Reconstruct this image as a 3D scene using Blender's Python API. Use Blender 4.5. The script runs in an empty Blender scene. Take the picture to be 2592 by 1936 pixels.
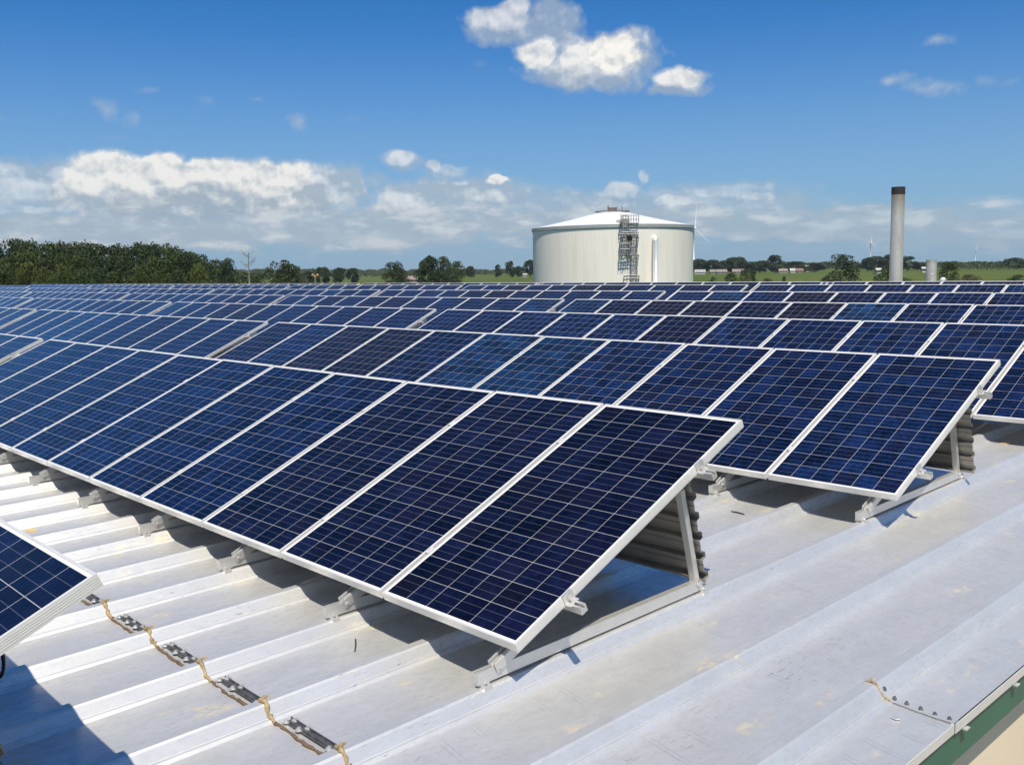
import bpy, math, random
from mathutils import Vector, Matrix, Euler
import numpy as np

# ------------------------------------------------------------------ camera, sun, sky, exposure
SC = bpy.context.scene
COL = SC.collection
W, H, F = 2592.0, 1936.0, 2454.6
CAM = Vector((2.9767, -2.7929, 1.6245))
YAW, PITCH, ROLL = -0.8160, -0.1152, -0.01706
fw = Vector((math.sin(YAW)*math.cos(PITCH), math.cos(YAW)*math.cos(PITCH), math.sin(PITCH)))
r0 = fw.cross(Vector((0, 0, 1))).normalized(); u0 = r0.cross(fw)
RT = math.cos(ROLL)*r0 + math.sin(ROLL)*u0
UP = -math.sin(ROLL)*r0 + math.cos(ROLL)*u0
cam_d = bpy.data.cameras.new("camera"); cam = bpy.data.objects.new("camera", cam_d); COL.objects.link(cam)
mw = Matrix((RT, UP, -fw)).transposed().to_4x4(); mw.translation = CAM
cam.matrix_world = mw
cam_d.sensor_width = 36.0; cam_d.lens = F/W*36.0
cam_d.clip_start = 0.05; cam_d.clip_end = 40000.0
SC.camera = cam
SUN = Vector((0.44, -0.317, 1.0)).normalized()
SUN_EL = math.asin(SUN.z); SUN_AZ = math.atan2(SUN.x, SUN.y)
sd = bpy.data.lights.new("sun", 'SUN'); so = bpy.data.objects.new("sun", sd); COL.objects.link(so)
sd.energy = 5.0; sd.angle = math.radians(0.53); sd.color = (1.0, 0.92, 0.79)
so.rotation_euler = SUN.to_track_quat('Z', 'Y').to_euler()
SC.view_settings.view_transform = 'Standard'; SC.view_settings.look = 'None'
SC.view_settings.exposure = 0.32; SC.view_settings.gamma = 1.0
SC.render.engine = 'CYCLES'
SC.cycles.use_denoising = True
SC.cycles.max_bounces = 8

def ray(u, v):
    return (fw + RT*((u-W/2)/F) - UP*((v-H/2)/F))
AZ0 = math.atan2(fw.x, fw.y)
def azel(u, v):
    d = ray(u, v).normalized()
    return (math.atan2(d.x, d.y)-AZ0)*1000.0, math.asin(d.z)*1000.0     # milliradians
GZ = -5.0
def at(u, dist, v=690.0):
    """ground point dist metres out in the direction seen at column u"""
    d = ray(u, v); k = dist/math.hypot(d.x, d.y)
    return Vector((CAM.x+d.x*k, CAM.y+d.y*k, GZ))
def zat(u, v, dist):
    d = ray(u, v); k = dist/math.hypot(d.x, d.y)
    return CAM.z+d.z*k

# --- node helpers
def N(nt, typ, **kw):
    n = nt.nodes.new(typ)
    for k, v in kw.items(): setattr(n, k, v)
    return n
def setin(nt, sock, v):
    if isinstance(v, bpy.types.NodeSocket): nt.links.new(v, sock)
    elif v is not None: sock.default_value = v
def MA(nt, op, a, b=None, c=None, clamp=False):
    n = N(nt, 'ShaderNodeMath', operation=op, use_clamp=clamp)
    setin(nt, n.inputs[0], a)
    if b is not None: setin(nt, n.inputs[1], b)
    if c is not None: setin(nt, n.inputs[2], c)
    return n.outputs[0]
def MIX(nt, f, a, b, blend='MIX'):
    n = N(nt, 'ShaderNodeMix', data_type='RGBA', blend_type=blend)
    setin(nt, n.inputs[0], f); setin(nt, n.inputs[6], a); setin(nt, n.inputs[7], b)
    return n.outputs[2]
def c4(c): return (c[0], c[1], c[2], 1.0)
def MR(nt, v, a, b, c=0.0, d=1.0, smooth=True):
    n = N(nt, 'ShaderNodeMapRange', interpolation_type='SMOOTHSTEP' if smooth else 'LINEAR')
    setin(nt, n.inputs[0], v)
    for i, x in enumerate((a, b, c, d)): n.inputs[i+1].default_value = x
    return n.outputs[0]
def NOISE(nt, vec, scale, detail=4.0, rough=0.5, out=0, dist=0.0):
    n = N(nt, 'ShaderNodeTexNoise')
    setin(nt, n.inputs['Vector'], vec); n.inputs['Scale'].default_value = scale
    n.inputs['Detail'].default_value = detail; n.inputs['Roughness'].default_value = rough
    n.inputs['Distortion'].default_value = dist
    return n.outputs[out]
def MAP(nt, vec, loc=(0, 0, 0), scale=(1, 1, 1)):
    n = N(nt, 'ShaderNodeMapping'); setin(nt, n.inputs[0], vec)
    n.inputs['Location'].default_value = loc; n.inputs['Scale'].default_value = scale
    return n.outputs[0]

# --- sky with clouds, all in directions (at infinity)
world = bpy.data.worlds.new("World"); SC.world = world; world.use_nodes = True
wt = world.node_tree; wt.nodes.clear()
def build_sky():
    nt = wt
    sky = N(nt, 'ShaderNodeTexSky', sky_type='NISHITA', sun_disc=False)
    sky.sun_elevation = SUN_EL; sky.sun_rotation = SUN_AZ
    sky.air_density = 1.0; sky.dust_density = 0.35; sky.ozone_density = 1.6; sky.altitude = 200
    hsv = N(nt, 'ShaderNodeHueSaturation'); hsv.inputs['Saturation'].default_value = 1.0
    hsv.inputs['Value'].default_value = 1.0
    nt.links.new(sky.outputs[0], hsv.inputs['Color'])
    SKS = 0.086
    tint = N(nt, 'ShaderNodeVectorMath', operation='MULTIPLY'); nt.links.new(hsv.outputs[0], tint.inputs[0]); tint.inputs[1].default_value = (0.14, 0.55, 0.99)   # deep clean summer air
    skyc = N(nt, 'ShaderNodeVectorMath', operation='SCALE'); nt.links.new(tint.outputs[0], skyc.inputs[0]); skyc.inputs['Scale'].default_value = SKS
    tc = N(nt, 'ShaderNodeTexCoord'); sp = N(nt, 'ShaderNodeSeparateXYZ'); nt.links.new(tc.outputs['Generated'], sp.inputs[0])
    az = MA(nt, 'MULTIPLY', MA(nt, 'SUBTRACT', MA(nt, 'ARCTAN2', sp.outputs[0], sp.outputs[1]), AZ0), 1000.0)
    el = MA(nt, 'MULTIPLY', MA(nt, 'ARCSINE', sp.outputs[2]), 1000.0)
    cb = N(nt, 'ShaderNodeCombineXYZ'); nt.links.new(az, cb.inputs[0]); nt.links.new(el, cb.inputs[1])
    P0 = cb.outputs[0]
    # warp the coordinates a little so that outlines are irregular
    wn = N(nt, 'ShaderNodeTexNoise'); nt.links.new(P0, wn.inputs['Vector']); wn.inputs['Scale'].default_value = 0.022; wn.inputs['Detail'].default_value = 3.0
    wv = N(nt, 'ShaderNodeVectorMath', operation='SUBTRACT'); nt.links.new(wn.outputs['Color'], wv.inputs[0]); wv.inputs[1].default_value = (.5, .5, .5)
    ws = N(nt, 'ShaderNodeVectorMath', operation='MULTIPLY_ADD'); nt.links.new(wv.outputs[0], ws.inputs[0]); ws.inputs[1].default_value = (34, 22, 0); nt.links.new(P0, ws.inputs[2])
    P = ws.outputs[0]
    n1 = NOISE(nt, P0, 0.055, 7.0, 0.60)
    n3 = NOISE(nt, P0, 0.050, 4.0, 0.52); n2 = NOISE(nt, MAP(nt, P0, loc=(-3.0, -6.5, 0)), 0.050, 4.0, 0.52)
    ns = NOISE(nt, MAP(nt, P0, scale=(0.30, 1.0, 1.0)), 0.060, 5.0, 0.58)
    amp = MA(nt, 'MULTIPLY', MA(nt, 'SUBTRACT', n1, 0.5), 2.1)
    amps = MA(nt, 'MULTIPLY', MA(nt, 'SUBTRACT', ns, 0.5), 2.6)
    S = 1000.0/F*1.1718
    last = [None]
    def group(blobs, hard, noise):
        nh = MA(nt, 'ADD', noise, hard); acc = None
        for (u, v, ru, rv, s) in blobs:
            a, e = azel(u*1.1718, v*1.1718)
            ra, re = ru*S, rv*S
            Pi = P
            if last[0] is not None:      # keeps the blobs in one chain so that the shader stays small
                ch = N(nt, 'ShaderNodeVectorMath', operation='MULTIPLY_ADD'); nt.links.new(last[0], ch.inputs[0]); ch.inputs[1].default_value = (0, 0, 0); nt.links.new(P, ch.inputs[2]); Pi = ch.outputs[0]
            mp = MAP(nt, Pi, loc=(-a/ra, -e/re, 0), scale=(1/ra, 1/re, 1))
            ln = N(nt, 'ShaderNodeVectorMath', operation='LENGTH'); nt.links.new(mp, ln.inputs[0])
            q = MA(nt, 'MULTIPLY', MA(nt, 'MULTIPLY_ADD', ln.outputs['Value'], -hard, nh, clamp=True), s)
            acc = q if acc is None else MA(nt, 'MAXIMUM', acc, q)
            last[0] = acc
        return acc
    bright = [(1160,117,52,42,.9),(1325,112,92,46,1),(1262,125,75,50,.9),(1470,172,62,28,.9),(1078,42,86,34,.72),(1110,18,60,22,.7),
              (250,368,108,46,1),(190,392,70,40,1),(345,350,58,26,1.1),(330,378,120,36,1),(470,372,150,32,1.05),(600,370,118,34,1),(655,384,60,30,.8),(560,400,130,26,.8),(140,380,40,22,.7),(310,420,150,22,.5),(600,430,60,24,.55),(500,445,60,16,.5),(60,410,70,24,.75),(20,372,40,20,.5),(170,375,40,22,.8),
              (860,338,40,22,.75),(935,358,28,15,.75),(975,362,45,13,.5),(1072,391,34,9,1.1),(995,393,20,6,.6),
              (865,440,66,26,.8),(1045,420,60,18,.55),(730,430,50,24,.4),(1340,414,40,24,.72),(1388,388,18,16,.6),(1455,437,55,13,.8),(1570,408,100,16,.6),(1640,425,40,12,.5),
              (420,464,60,10,.6),(575,440,30,20,.5),(80,452,22,8,.7)]
    grey = [(1270,155,165,42,.80),(1465,192,76,22,.72),(1200,45,70,46,.62),(1095,62,110,44,.66),(1250,172,60,26,.8),(1190,100,70,60,.7),(1340,120,105,58,.85),
            (450,425,350,66,1),(240,425,190,56,.95),(620,420,140,62,1),(60,400,170,60,.75),(90,395,160,60,.5),(810,385,40,26,.55),(875,348,48,22,.6),(960,372,70,18,.6),
            (730,405,90,60,.85),(980,425,250,52,.85),(1250,445,280,46,.75),(1500,445,340,50,.72),(1560,405,150,22,.6),]
    wisp = [(2020,90,50,18,.5),(1925,178,62,16,.55),(2010,192,78,22,.55),(2135,176,26,16,.32),(2190,185,26,12,.22),
            (228,238,34,30,.42),(285,246,26,28,.40),(655,258,36,28,.46),(245,294,38,10,.26),(318,190,26,9,.25),(452,215,30,16,.22),(552,209,22,6,.26),(770,262,46,8,.18),(8,252,14,6,.2),(1030,140,30,12,.18),(780,300,50,8,.1)]
    shade = [(1270,185,170,34,.9),(1465,200,76,20,.8),(1120,75,110,22,.6),(430,452,300,40,.95),(860,362,50,14,.7),(1345,436,60,12,.6)]
    streak = [(250,500,560,64,.92),(820,490,480,66,.92),(1330,485,460,64,.9),(1800,482,460,58,.82),(2150,495,360,54,.7),(1835,440,60,12,.5),(1990,465,90,16,.5),(2120,470,50,14,.4),(1480,480,260,40,.6),(-300,480,400,80,.6),(2700,470,400,60,.4)]
    B = group(bright, 2.7, amp); SH = group(shade, 1.3, MA(nt, 'MULTIPLY', amp, .6)); G = group(grey, 2.3, amp); Wi = group(wisp, 1.15, MA(nt, 'SUBTRACT', MA(nt, 'MULTIPLY', amp, 1.15), .22)); T = group(streak, 2.4, amps)
    A = MA(nt, 'MAXIMUM', MA(nt, 'MAXIMUM', B, G), MA(nt, 'MAXIMUM', T, Wi), clamp=True)
    relief = MA(nt, 'MULTIPLY', MA(nt, 'SUBTRACT', n3, n2), 2.9)
    br = MA(nt, 'ADD', MA(nt, 'MULTIPLY', B, MA(nt, 'SUBTRACT', .88, MA(nt, 'MULTIPLY', SH, .75))), MA(nt, 'MULTIPLY', relief, MA(nt, 'ADD', MA(nt, 'MULTIPLY', MA(nt, 'MAXIMUM', B, G), .8), .2)), clamp=True)
    st = MA(nt, 'MULTIPLY', MR(nt, ns, 0.45, 0.66), 0.72)
    br = MA(nt, 'MAXIMUM', br, MA(nt, 'MAXIMUM', MA(nt, 'MULTIPLY', T, st), MA(nt, 'MULTIPLY', Wi, .55)))
    cc = MIX(nt, br, c4((0.335, 0.392, 0.445)), c4((0.80, 0.775, 0.725)))
    cc = MIX(nt, MA(nt, 'MULTIPLY', SH, MA(nt, 'MULTIPLY', MA(nt, 'SUBTRACT', 1.0, br), .60)), cc, c4((0.225, 0.295, 0.375)))
    out = MIX(nt, A, skyc.outputs[0], cc)
    # pale air close to the horizon
    hz = MR(nt, el, 270.0, 0.0, 0.0, 0.62)
    out = MIX(nt, MA(nt, 'MULTIPLY', hz, MA(nt, 'SUBTRACT', 1.0, MA(nt, 'MULTIPLY', A, 0.6))), out, c4((0.30, 0.41, 0.505)))
    bg = N(nt, 'ShaderNodeBackground'); nt.links.new(out, bg.inputs[0]); bg.inputs[1].default_value = 1.0
    wo = N(nt, 'ShaderNodeOutputWorld'); nt.links.new(bg.outputs[0], wo.inputs[0])
build_sky()
world.cycles.sampling_method = 'MANUAL'; world.cycles.sample_map_resolution = 512

# ------------------------------------------------------------------ mesh helpers
class MB:
    def __init__(s): s.v = []; s.f = []; s.m = []
    def add(s, vs, fs, mi=0):
        o = len(s.v); s.v += [tuple(v) for v in vs]; s.f += [tuple(i+o for i in f) for f in fs]; s.m += [mi]*len(fs)
    def box(s, x0, x1, y0, y1, z0, z1, mi=0, M=None):
        vs = [Vector((x, y, z)) for x in (x0, x1) for y in (y0, y1) for z in (z0, z1)]
        if M is not None: vs = [M @ v for v in vs]
        s.add(vs, [(0, 1, 3, 2), (4, 6, 7, 5), (0, 4, 5, 1), (2, 3, 7, 6), (0, 2, 6, 4), (1, 5, 7, 3)], mi)
    def prism(s, prof, a, b, ex, ey, mi=0, caps=True):
        """closed profile [(p,q)] in axes ex, ey swept from a to b"""
        a, b, ex, ey = Vector(a), Vector(b), Vector(ex), Vector(ey); n = len(prof)
        vs = [a+ex*p+ey*q for p, q in prof]+[b+ex*p+ey*q for p, q in prof]
        fs = [(i, (i+1) % n, n+(i+1) % n, n+i) for i in range(n)]
        if caps: fs += [tuple(range(n))[::-1], tuple(range(n, 2*n))]
        s.add(vs, fs, mi)
    def bar(s, a, b, w, h, side=Vector((1, 0, 0)), mi=0):
        a, b = Vector(a), Vector(b); d = (b-a).normalized(); side = Vector(side)
        ex = (side-d*side.dot(d)).normalized(); ey = d.cross(ex)
        s.prism([(-w/2, -h/2), (w/2, -h/2), (w/2, h/2), (-w/2, h/2)], a, b, ex, ey, mi)
    def tube(s, pts, r, n=8, mi=0, caps=True):
        pts = [Vector(p) for p in pts]; rs = r if isinstance(r, (list, tuple)) else [r]*len(pts)
        o = len(s.v); ref = Vector((0, 0, 1))
        for i, p in enumerate(pts):
            d = (pts[min(i+1, len(pts)-1)]-pts[max(i-1, 0)]).normalized()
            rf = ref if abs(d.dot(ref)) < .95 else Vector((1, 0, 0))
            a = d.cross(rf).normalized(); b = d.cross(a)
            for k in range(n):
                t = 2*math.pi*k/n; s.v.append(tuple(p+(a*math.cos(t)+b*math.sin(t))*rs[i]))
        for i in range(len(pts)-1):
            for k in range(n):
                s.f.append((o+i*n+k, o+i*n+(k+1) % n, o+(i+1)*n+(k+1) % n, o+(i+1)*n+k)); s.m.append(mi)
        if caps:
            s.f.append(tuple(o+k for k in range(n))); s.m.append(mi)
            s.f.append(tuple(o+(len(pts)-1)*n+k for k in range(n))[::-1]); s.m.append(mi)
    def lathe(s, prof, n=48, c=(0, 0, 0), mi=0):
        o = len(s.v); c = Vector(c)
        for r, z in prof:
            for k in range(n):
                t = 2*math.pi*k/n; s.v.append(tuple(c+Vector((r*math.cos(t), r*math.sin(t), z))))
        for i in range(len(prof)-1):
            for k in range(n):
                s.f.append((o+i*n+k, o+i*n+(k+1) % n, o+(i+1)*n+(k+1) % n, o+(i+1)*n+k)); s.m.append(mi)
    def mesh(s, name, mats, smooth=False):
        me = bpy.data.meshes.new(name); me.from_pydata(s.v, [], s.f)
        for m in mats: me.materials.append(m)
        if len(mats) > 1: me.polygons.foreach_set('material_index', s.m)
        if smooth: me.polygons.foreach_set('use_smooth', [True]*len(s.f))
        me.update(); return me
    def build(s, name, mats, parent=None, smooth=False):
        if not isinstance(mats, (list, tuple)): mats = [mats]
        return link(name, s.mesh(name, mats, smooth), parent)
def link(name, data, parent=None):
    o = bpy.data.objects.new(name, data); COL.objects.link(o)
    if parent is not None: o.parent = parent
    return o
def tag(o, label=None, cat=None, group=None, kind=None):
    if label: o['label'] = label
    if cat: o['category'] = cat
    if group: o['group'] = group
    if kind: o['kind'] = kind
    return o
def thing(name, label, cat, loc=(0, 0, 0), rot=(0, 0, 0), group=None):
    o = link(name, None); o.location = loc; o.rotation_euler = rot; o.empty_display_size = 0.2
    return tag(o, label, cat, group)
def bevel(o, w, seg=2):
    m = o.modifiers.new('bevel', 'BEVEL'); m.width = w; m.segments = seg; m.limit_method = 'ANGLE'; m.angle_limit = math.radians(40); return o
rnd = random.Random(7)
ORD = ['first', 'second', 'third', 'fourth', 'fifth', 'sixth', 'seventh', 'eighth', 'ninth', 'tenth', 'eleventh', 'twelfth']

# ------------------------------------------------------------------ materials
def mat(name):
    m = bpy.data.materials.new(name); m.use_nodes = True
    nt = m.node_tree; b = nt.nodes['Principled BSDF']; return m, nt, b
def simple(name, col, rough=.5, metal=0.0, var=0.12, scale=3.0, bump=0.0, bscale=40.0, spec=.5):
    m, nt, b = mat(name)
    tc = N(nt, 'ShaderNodeTexCoord').outputs['Object']
    n = NOISE(nt, tc, scale, 5.0, .6)
    k = MR(nt, n, .25, .75, 1-var, 1+var, False)
    v = N(nt, 'ShaderNodeVectorMath', operation='SCALE'); v.inputs[0].default_value = col; nt.links.new(k, v.inputs['Scale'])
    nt.links.new(v.outputs[0], b.inputs['Base Color'])
    b.inputs['Roughness'].default_value = rough; b.inputs['Metallic'].default_value = metal
    b.inputs['Specular IOR Level'].default_value = spec
    if bump:
        bp = N(nt, 'ShaderNodeBump'); bp.inputs['Strength'].default_value = bump; bp.inputs['Distance'].default_value = .01
        nt.links.new(NOISE(nt, tc, bscale, 4.0, .6), bp.inputs['Height']); nt.links.new(bp.outputs[0], b.inputs['Normal'])
    return m
M = {}
M['frame'] = simple('anodised_aluminium', (.66, .65, .62), .40, .30, .05, 6)
M['rail'] = simple('mill_aluminium', (.66, .65, .62), .34, .65, .08, 9)
M['deflector'] = simple('zincalume_sheet', (.27, .25, .22), .5, .5, .15, 5)
M['sealant'] = simple('tan_sealant', (.31, .235, .13), .9, 0, .5, 30, .6, 60)
M['sealant_dark'] = simple('brown_sealant', (.13, .085, .05), .9, 0, .4, 40, .6, 60)
M['batten'] = simple('dark_batten', (.13, .13, .14), .5, .6, .5, 30)
M['screw'] = simple('screw_head', (.62, .62, .60), .32, .6, .1, 20)
M['green'] = simple('green_trim', (.012, .105, .062), .42, 0, .12, 2)
M['wall'] = simple('cream_wall', (.70, .60, .43), .7, 0, .06, 1.5)
M['black'] = simple('black_rubber', (.012, .012, .012), .5, 0, .2, 5)
M['backsheet'] = simple('white_backsheet', (.62, .62, .60), .5, 0, .05, 4)
M['tan'] = simple('tan_scrap', (.55, .38, .16), .8, 0, .3, 20)
M['dark_twig'] = simple('dark_twig', (.02, .018, .015), .7, 0, .2, 20)

def roof_mat():
    m, nt, b = mat('galvalume_roof')
    tc = N(nt, 'ShaderNodeTexCoord').outputs['Object']
    sp = N(nt, 'ShaderNodeTexVoronoi'); nt.links.new(tc, sp.inputs['Vector']); sp.inputs['Scale'].default_value = 70.0   # spangle
    spg = N(nt, 'ShaderNodeRGBToBW'); nt.links.new(sp.outputs['Color'], spg.inputs[0])
    big = NOISE(nt, MAP(nt, tc, scale=(1.0, .42, 1.0)), 5.5, 8.0, .70)
    fine = NOISE(nt, MAP(nt, tc, scale=(1.0, .45, 1.0)), 30.0, 6.0, .72)
    col = MIX(nt, MR(nt, big, .3, .7), c4((.645, .645, .628)), c4((.735, .732, .708)))
    col = MIX(nt, MR(nt, fine, .44, .62, 0, .46), col, c4((.49, .49, .475)))
    col = MIX(nt, MA(nt, 'MULTIPLY', spg.outputs[0], .10), col, c4((.85, .87, .90)))
    # tan mineral stains: sparse elongated patches
    s1 = NOISE(nt, MAP(nt, tc, loc=(3.3, 1.7, 0), scale=(1.0, .38, 1.0)), 4.2, 5.0, .62)
    s2 = NOISE(nt, MAP(nt, tc, loc=(8.1, 4.2, 0), scale=(1, .6, 1)), 22.0, 4.0, .7)
    st = MA(nt, 'MULTIPLY', MR(nt, s1, .575, .70), MR(nt, s2, .42, .62))
    col = MIX(nt, MA(nt, 'MULTIPLY', st, .75), col, c4((.68, .57, .36)))
    # pale scuffs and thin dark scratches
    s3 = NOISE(nt, MAP(nt, tc, loc=(1.1, 9.2, 0), scale=(1, .3, 1)), 30.0, 3.0, .6)
    col = MIX(nt, MR(nt, s3, .70, .76, 0, .7), col, c4((.85, .84, .80)))
    # paired faint darker lines repeating across the outer pans
    sx = N(nt, 'ShaderNodeSeparateXYZ'); nt.links.new(tc, sx.inputs[0])
    xl = MA(nt, 'FRACT', MA(nt, 'DIVIDE', MA(nt, 'ADD', sx.outputs[0], 0.09+30*0.6033), 0.6033))
    ym = MA(nt, 'FRACT', MA(nt, 'DIVIDE', MA(nt, 'ADD', MA(nt, 'MULTIPLY', sx.outputs[0], .16), MA(nt, 'ADD', sx.outputs[1], MA(nt, 'MULTIPLY', big, .02))), .172))
    l1 = MA(nt, 'LESS_THAN', MA(nt, 'ABSOLUTE', MA(nt, 'SUBTRACT', ym, .40)), .010); l2 = MA(nt, 'LESS_THAN', MA(nt, 'ABSOLUTE', MA(nt, 'SUBTRACT', ym, .55)), .009)
    mk = MA(nt, 'MULTIPLY', MA(nt, 'MAXIMUM', l1, l2), MA(nt, 'MULTIPLY', MR(nt, xl, .17, .24), MR(nt, xl, .80, .42)))
    mk = MA(nt, 'MULTIPLY', MA(nt, 'MULTIPLY', mk, MR(nt, NOISE(nt, tc, 5.0, 3.0, .6), .42, .60)), MR(nt, sx.outputs[0], -.2, .1))
    col = MIX(nt, MA(nt, 'MULTIPLY', mk, .55), col, c4((.27, .275, .28)))
    # thin dark drag scratches running up the slope
    sc_ = NOISE(nt, MAP(nt, tc, loc=(5, 2, 0), scale=(9.0, .9, 1)), 14.0, 2.0, .5)
    scm = NOISE(nt, MAP(nt, tc, loc=(2, 7, 0), scale=(1, .5, 1)), 2.2, 3.0, .5)
    col = MIX(nt, MA(nt, 'MULTIPLY', MR(nt, sc_, .66, .72), MR(nt, scm, .50, .60, 0, .55)), col, c4((.22, .23, .24)))
    nt.links.new(col, b.inputs['Base Color'])
    b.inputs['Metallic'].default_value = .64
    nt.links.new(MA(nt, 'ADD', MR(nt, fine, .3, .7, .38, .54, False), MA(nt, 'MULTIPLY', st, .25)), b.inputs['Roughness'])
    bp = N(nt, 'ShaderNodeBump'); bp.inputs['Strength'].default_value = .12; bp.inputs['Distance'].default_value = .010
    h = MA(nt, 'ADD', NOISE(nt, MAP(nt, tc, scale=(1, .5, 1)), 3.0, 3.0, .5), MA(nt, 'MULTIPLY', fine, .06))
    nt.links.new(h, bp.inputs['Height']); nt.links.new(bp.outputs[0], b.inputs['Normal'])
    return m
M['roof'] = roof_mat()

PW, PL, PT = 0.992, 1.91, 0.046          # panel width, length, frame depth
CX, CY = 0.1587, 0.1555                  # cell pitch
def cell_mat():
    m, nt, b = mat('silicon_cells')
    tc = N(nt, 'ShaderNodeTexCoord').outputs['Object']
    oi = N(nt, 'ShaderNodeObjectInfo')
    sp = N(nt, 'ShaderNodeSeparateXYZ'); nt.links.new(tc, sp.inputs[0])
    X = MA(nt, 'DIVIDE', MA(nt, 'ADD', sp.outputs[0], 3*CX), CX)
    Y = MA(nt, 'DIVIDE', MA(nt, 'SUBTRACT', sp.outputs[1], (PL-12*CY)/2), CY)
    fx = MA(nt, 'ABSOLUTE', MA(nt, 'SUBTRACT', MA(nt, 'FRACT', X), .5)); fy = MA(nt, 'ABSOLUTE', MA(nt, 'SUBTRACT', MA(nt, 'FRACT', Y), .5))
    gap = MA(nt, 'GREATER_THAN', MA(nt, 'MAXIMUM', fx, fy), .5-.0013/CX)
    out = MA(nt, 'MAXIMUM', MA(nt, 'GREATER_THAN', MA(nt, 'ABSOLUTE', MA(nt, 'SUBTRACT', X, 3.0)), 3.0-.008), MA(nt, 'GREATER_THAN', MA(nt, 'ABSOLUTE', MA(nt, 'SUBTRACT', Y, 6.0)), 6.0-.008))
    white = MA(nt, 'MAXIMUM', gap, out)
    bus = MA(nt, 'LESS_THAN', MA(nt, 'ABSOLUTE', MA(nt, 'SUBTRACT', fy, .17)), .0055)
    cb = N(nt, 'ShaderNodeCombineXYZ'); nt.links.new(MA(nt, 'FLOOR', X), cb.inputs[0]); nt.links.new(MA(nt, 'FLOOR', Y), cb.inputs[1])
    nt.links.new(MA(nt, 'MULTIPLY', oi.outputs['Random'], 91.7), cb.inputs[2])
    wn = N(nt, 'ShaderNodeTexWhiteNoise', noise_dimensions='3D'); nt.links.new(cb.outputs[0], wn.inputs['Vector'])
    # crystal grains
    off = N(nt, 'ShaderNodeVectorMath', operation='MULTIPLY_ADD'); nt.links.new(wn.outputs['Color'], off.inputs[0]); off.inputs[1].default_value = (3, 3, 3); nt.links.new(tc, off.inputs[2])
    vo = N(nt, 'ShaderNodeTexVoronoi'); nt.links.new(MAP(nt, off.outputs[0], scale=(1.0, .55, 1)), vo.inputs['Vector']); vo.inputs['Scale'].default_value = 48.0
    gr = N(nt, 'ShaderNodeRGBToBW'); nt.links.new(vo.outputs['Color'], gr.inputs[0])
    blotch = NOISE(nt, off.outputs[0], 9.0, 3.0, .6)
    base = oi.outputs['Color']
    k = MA(nt, 'ADD', MA(nt, 'MULTIPLY', wn.outputs['Value'], .50), MA(nt, 'ADD', MA(nt, 'MULTIPLY', gr.outputs[0], .42), MA(nt, 'MULTIPLY', blotch, 1.0)))
    k = MA(nt, 'MULTIPLY', MA(nt, 'POWER', MA(nt, 'MULTIPLY', k, 0.93), 2.0), .95)
    v = N(nt, 'ShaderNodeVectorMath', operation='SCALE'); nt.links.new(base, v.inputs[0]); nt.links.new(k, v.inputs['Scale'])
    pur = MR(nt, MA(nt, 'FRACT', MA(nt, 'MULTIPLY', wn.outputs['Value'], 7.31)), .55, 1.0, 0, .42)
    col = MIX(nt, pur, v.outputs[0], c4((.0075, .0060, .013)))
    col = MIX(nt, MA(nt, 'MULTIPLY', bus, .28), col, c4((.28, .30, .36)))
    col = MIX(nt, MA(nt, 'MAXIMUM', out, MA(nt, 'MULTIPLY', gap, .56)), col, c4((.66, .66, .65)))
    nt.links.new(col, b.inputs['Base Color'])
    b.inputs['Roughness'].default_value = .16; b.inputs['Specular IOR Level'].default_value = .25
    return m
M['cells'] = cell_mat()

# ------------------------------------------------------------------ ground
SL = 0.0208                               # roof pitch along the ribs
RIBP = 0.6033; ZT = -0.205; RIBH = 0.072  # rib pitch, rib-top plane at y = 0, rib height
RIDGE = 19.1
def ztop(y): return ZT+SL*y if y <= RIDGE else ZT+SL*RIDGE-SL*(y-RIDGE)

def ground():
    m, nt, b = mat('green_field')
    tc = N(nt, 'ShaderNodeTexCoord').outputs['Object']
    big = NOISE(nt, tc, .006, 5.0, .6); mid = NOISE(nt, tc, .08, 5.0, .65)
    col = MIX(nt, MR(nt, big, .35, .65), c4((.062, .096, .015)), c4((.100, .118, .026)))
    col = MIX(nt, MR(nt, mid, .35, .7, 0, .6), col, c4((.040, .072, .013)))
    nt.links.new(col, b.inputs['Base Color']); b.inputs['Roughness'].default_value = .9; b.inputs['Specular IOR Level'].default_value = .1
    mb = MB(); n = 96; rs = [0, 60, 300, 1500, 4000, 7000]
    mb.lathe([(max(r, .01), 0) for r in rs], n)
    o = mb.build('field', m); o.location = (0, 0, GZ); tag(o, kind='structure')
    g = MB(); g.box(-108, 12, -20, 52, 0, .06); o = g.build('gravel_yard', simple('gravel', (.33, .30, .25), .9, 0, .25, 3)); o.location = (0, 0, GZ); tag(o, kind='structure')
ground()

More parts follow.
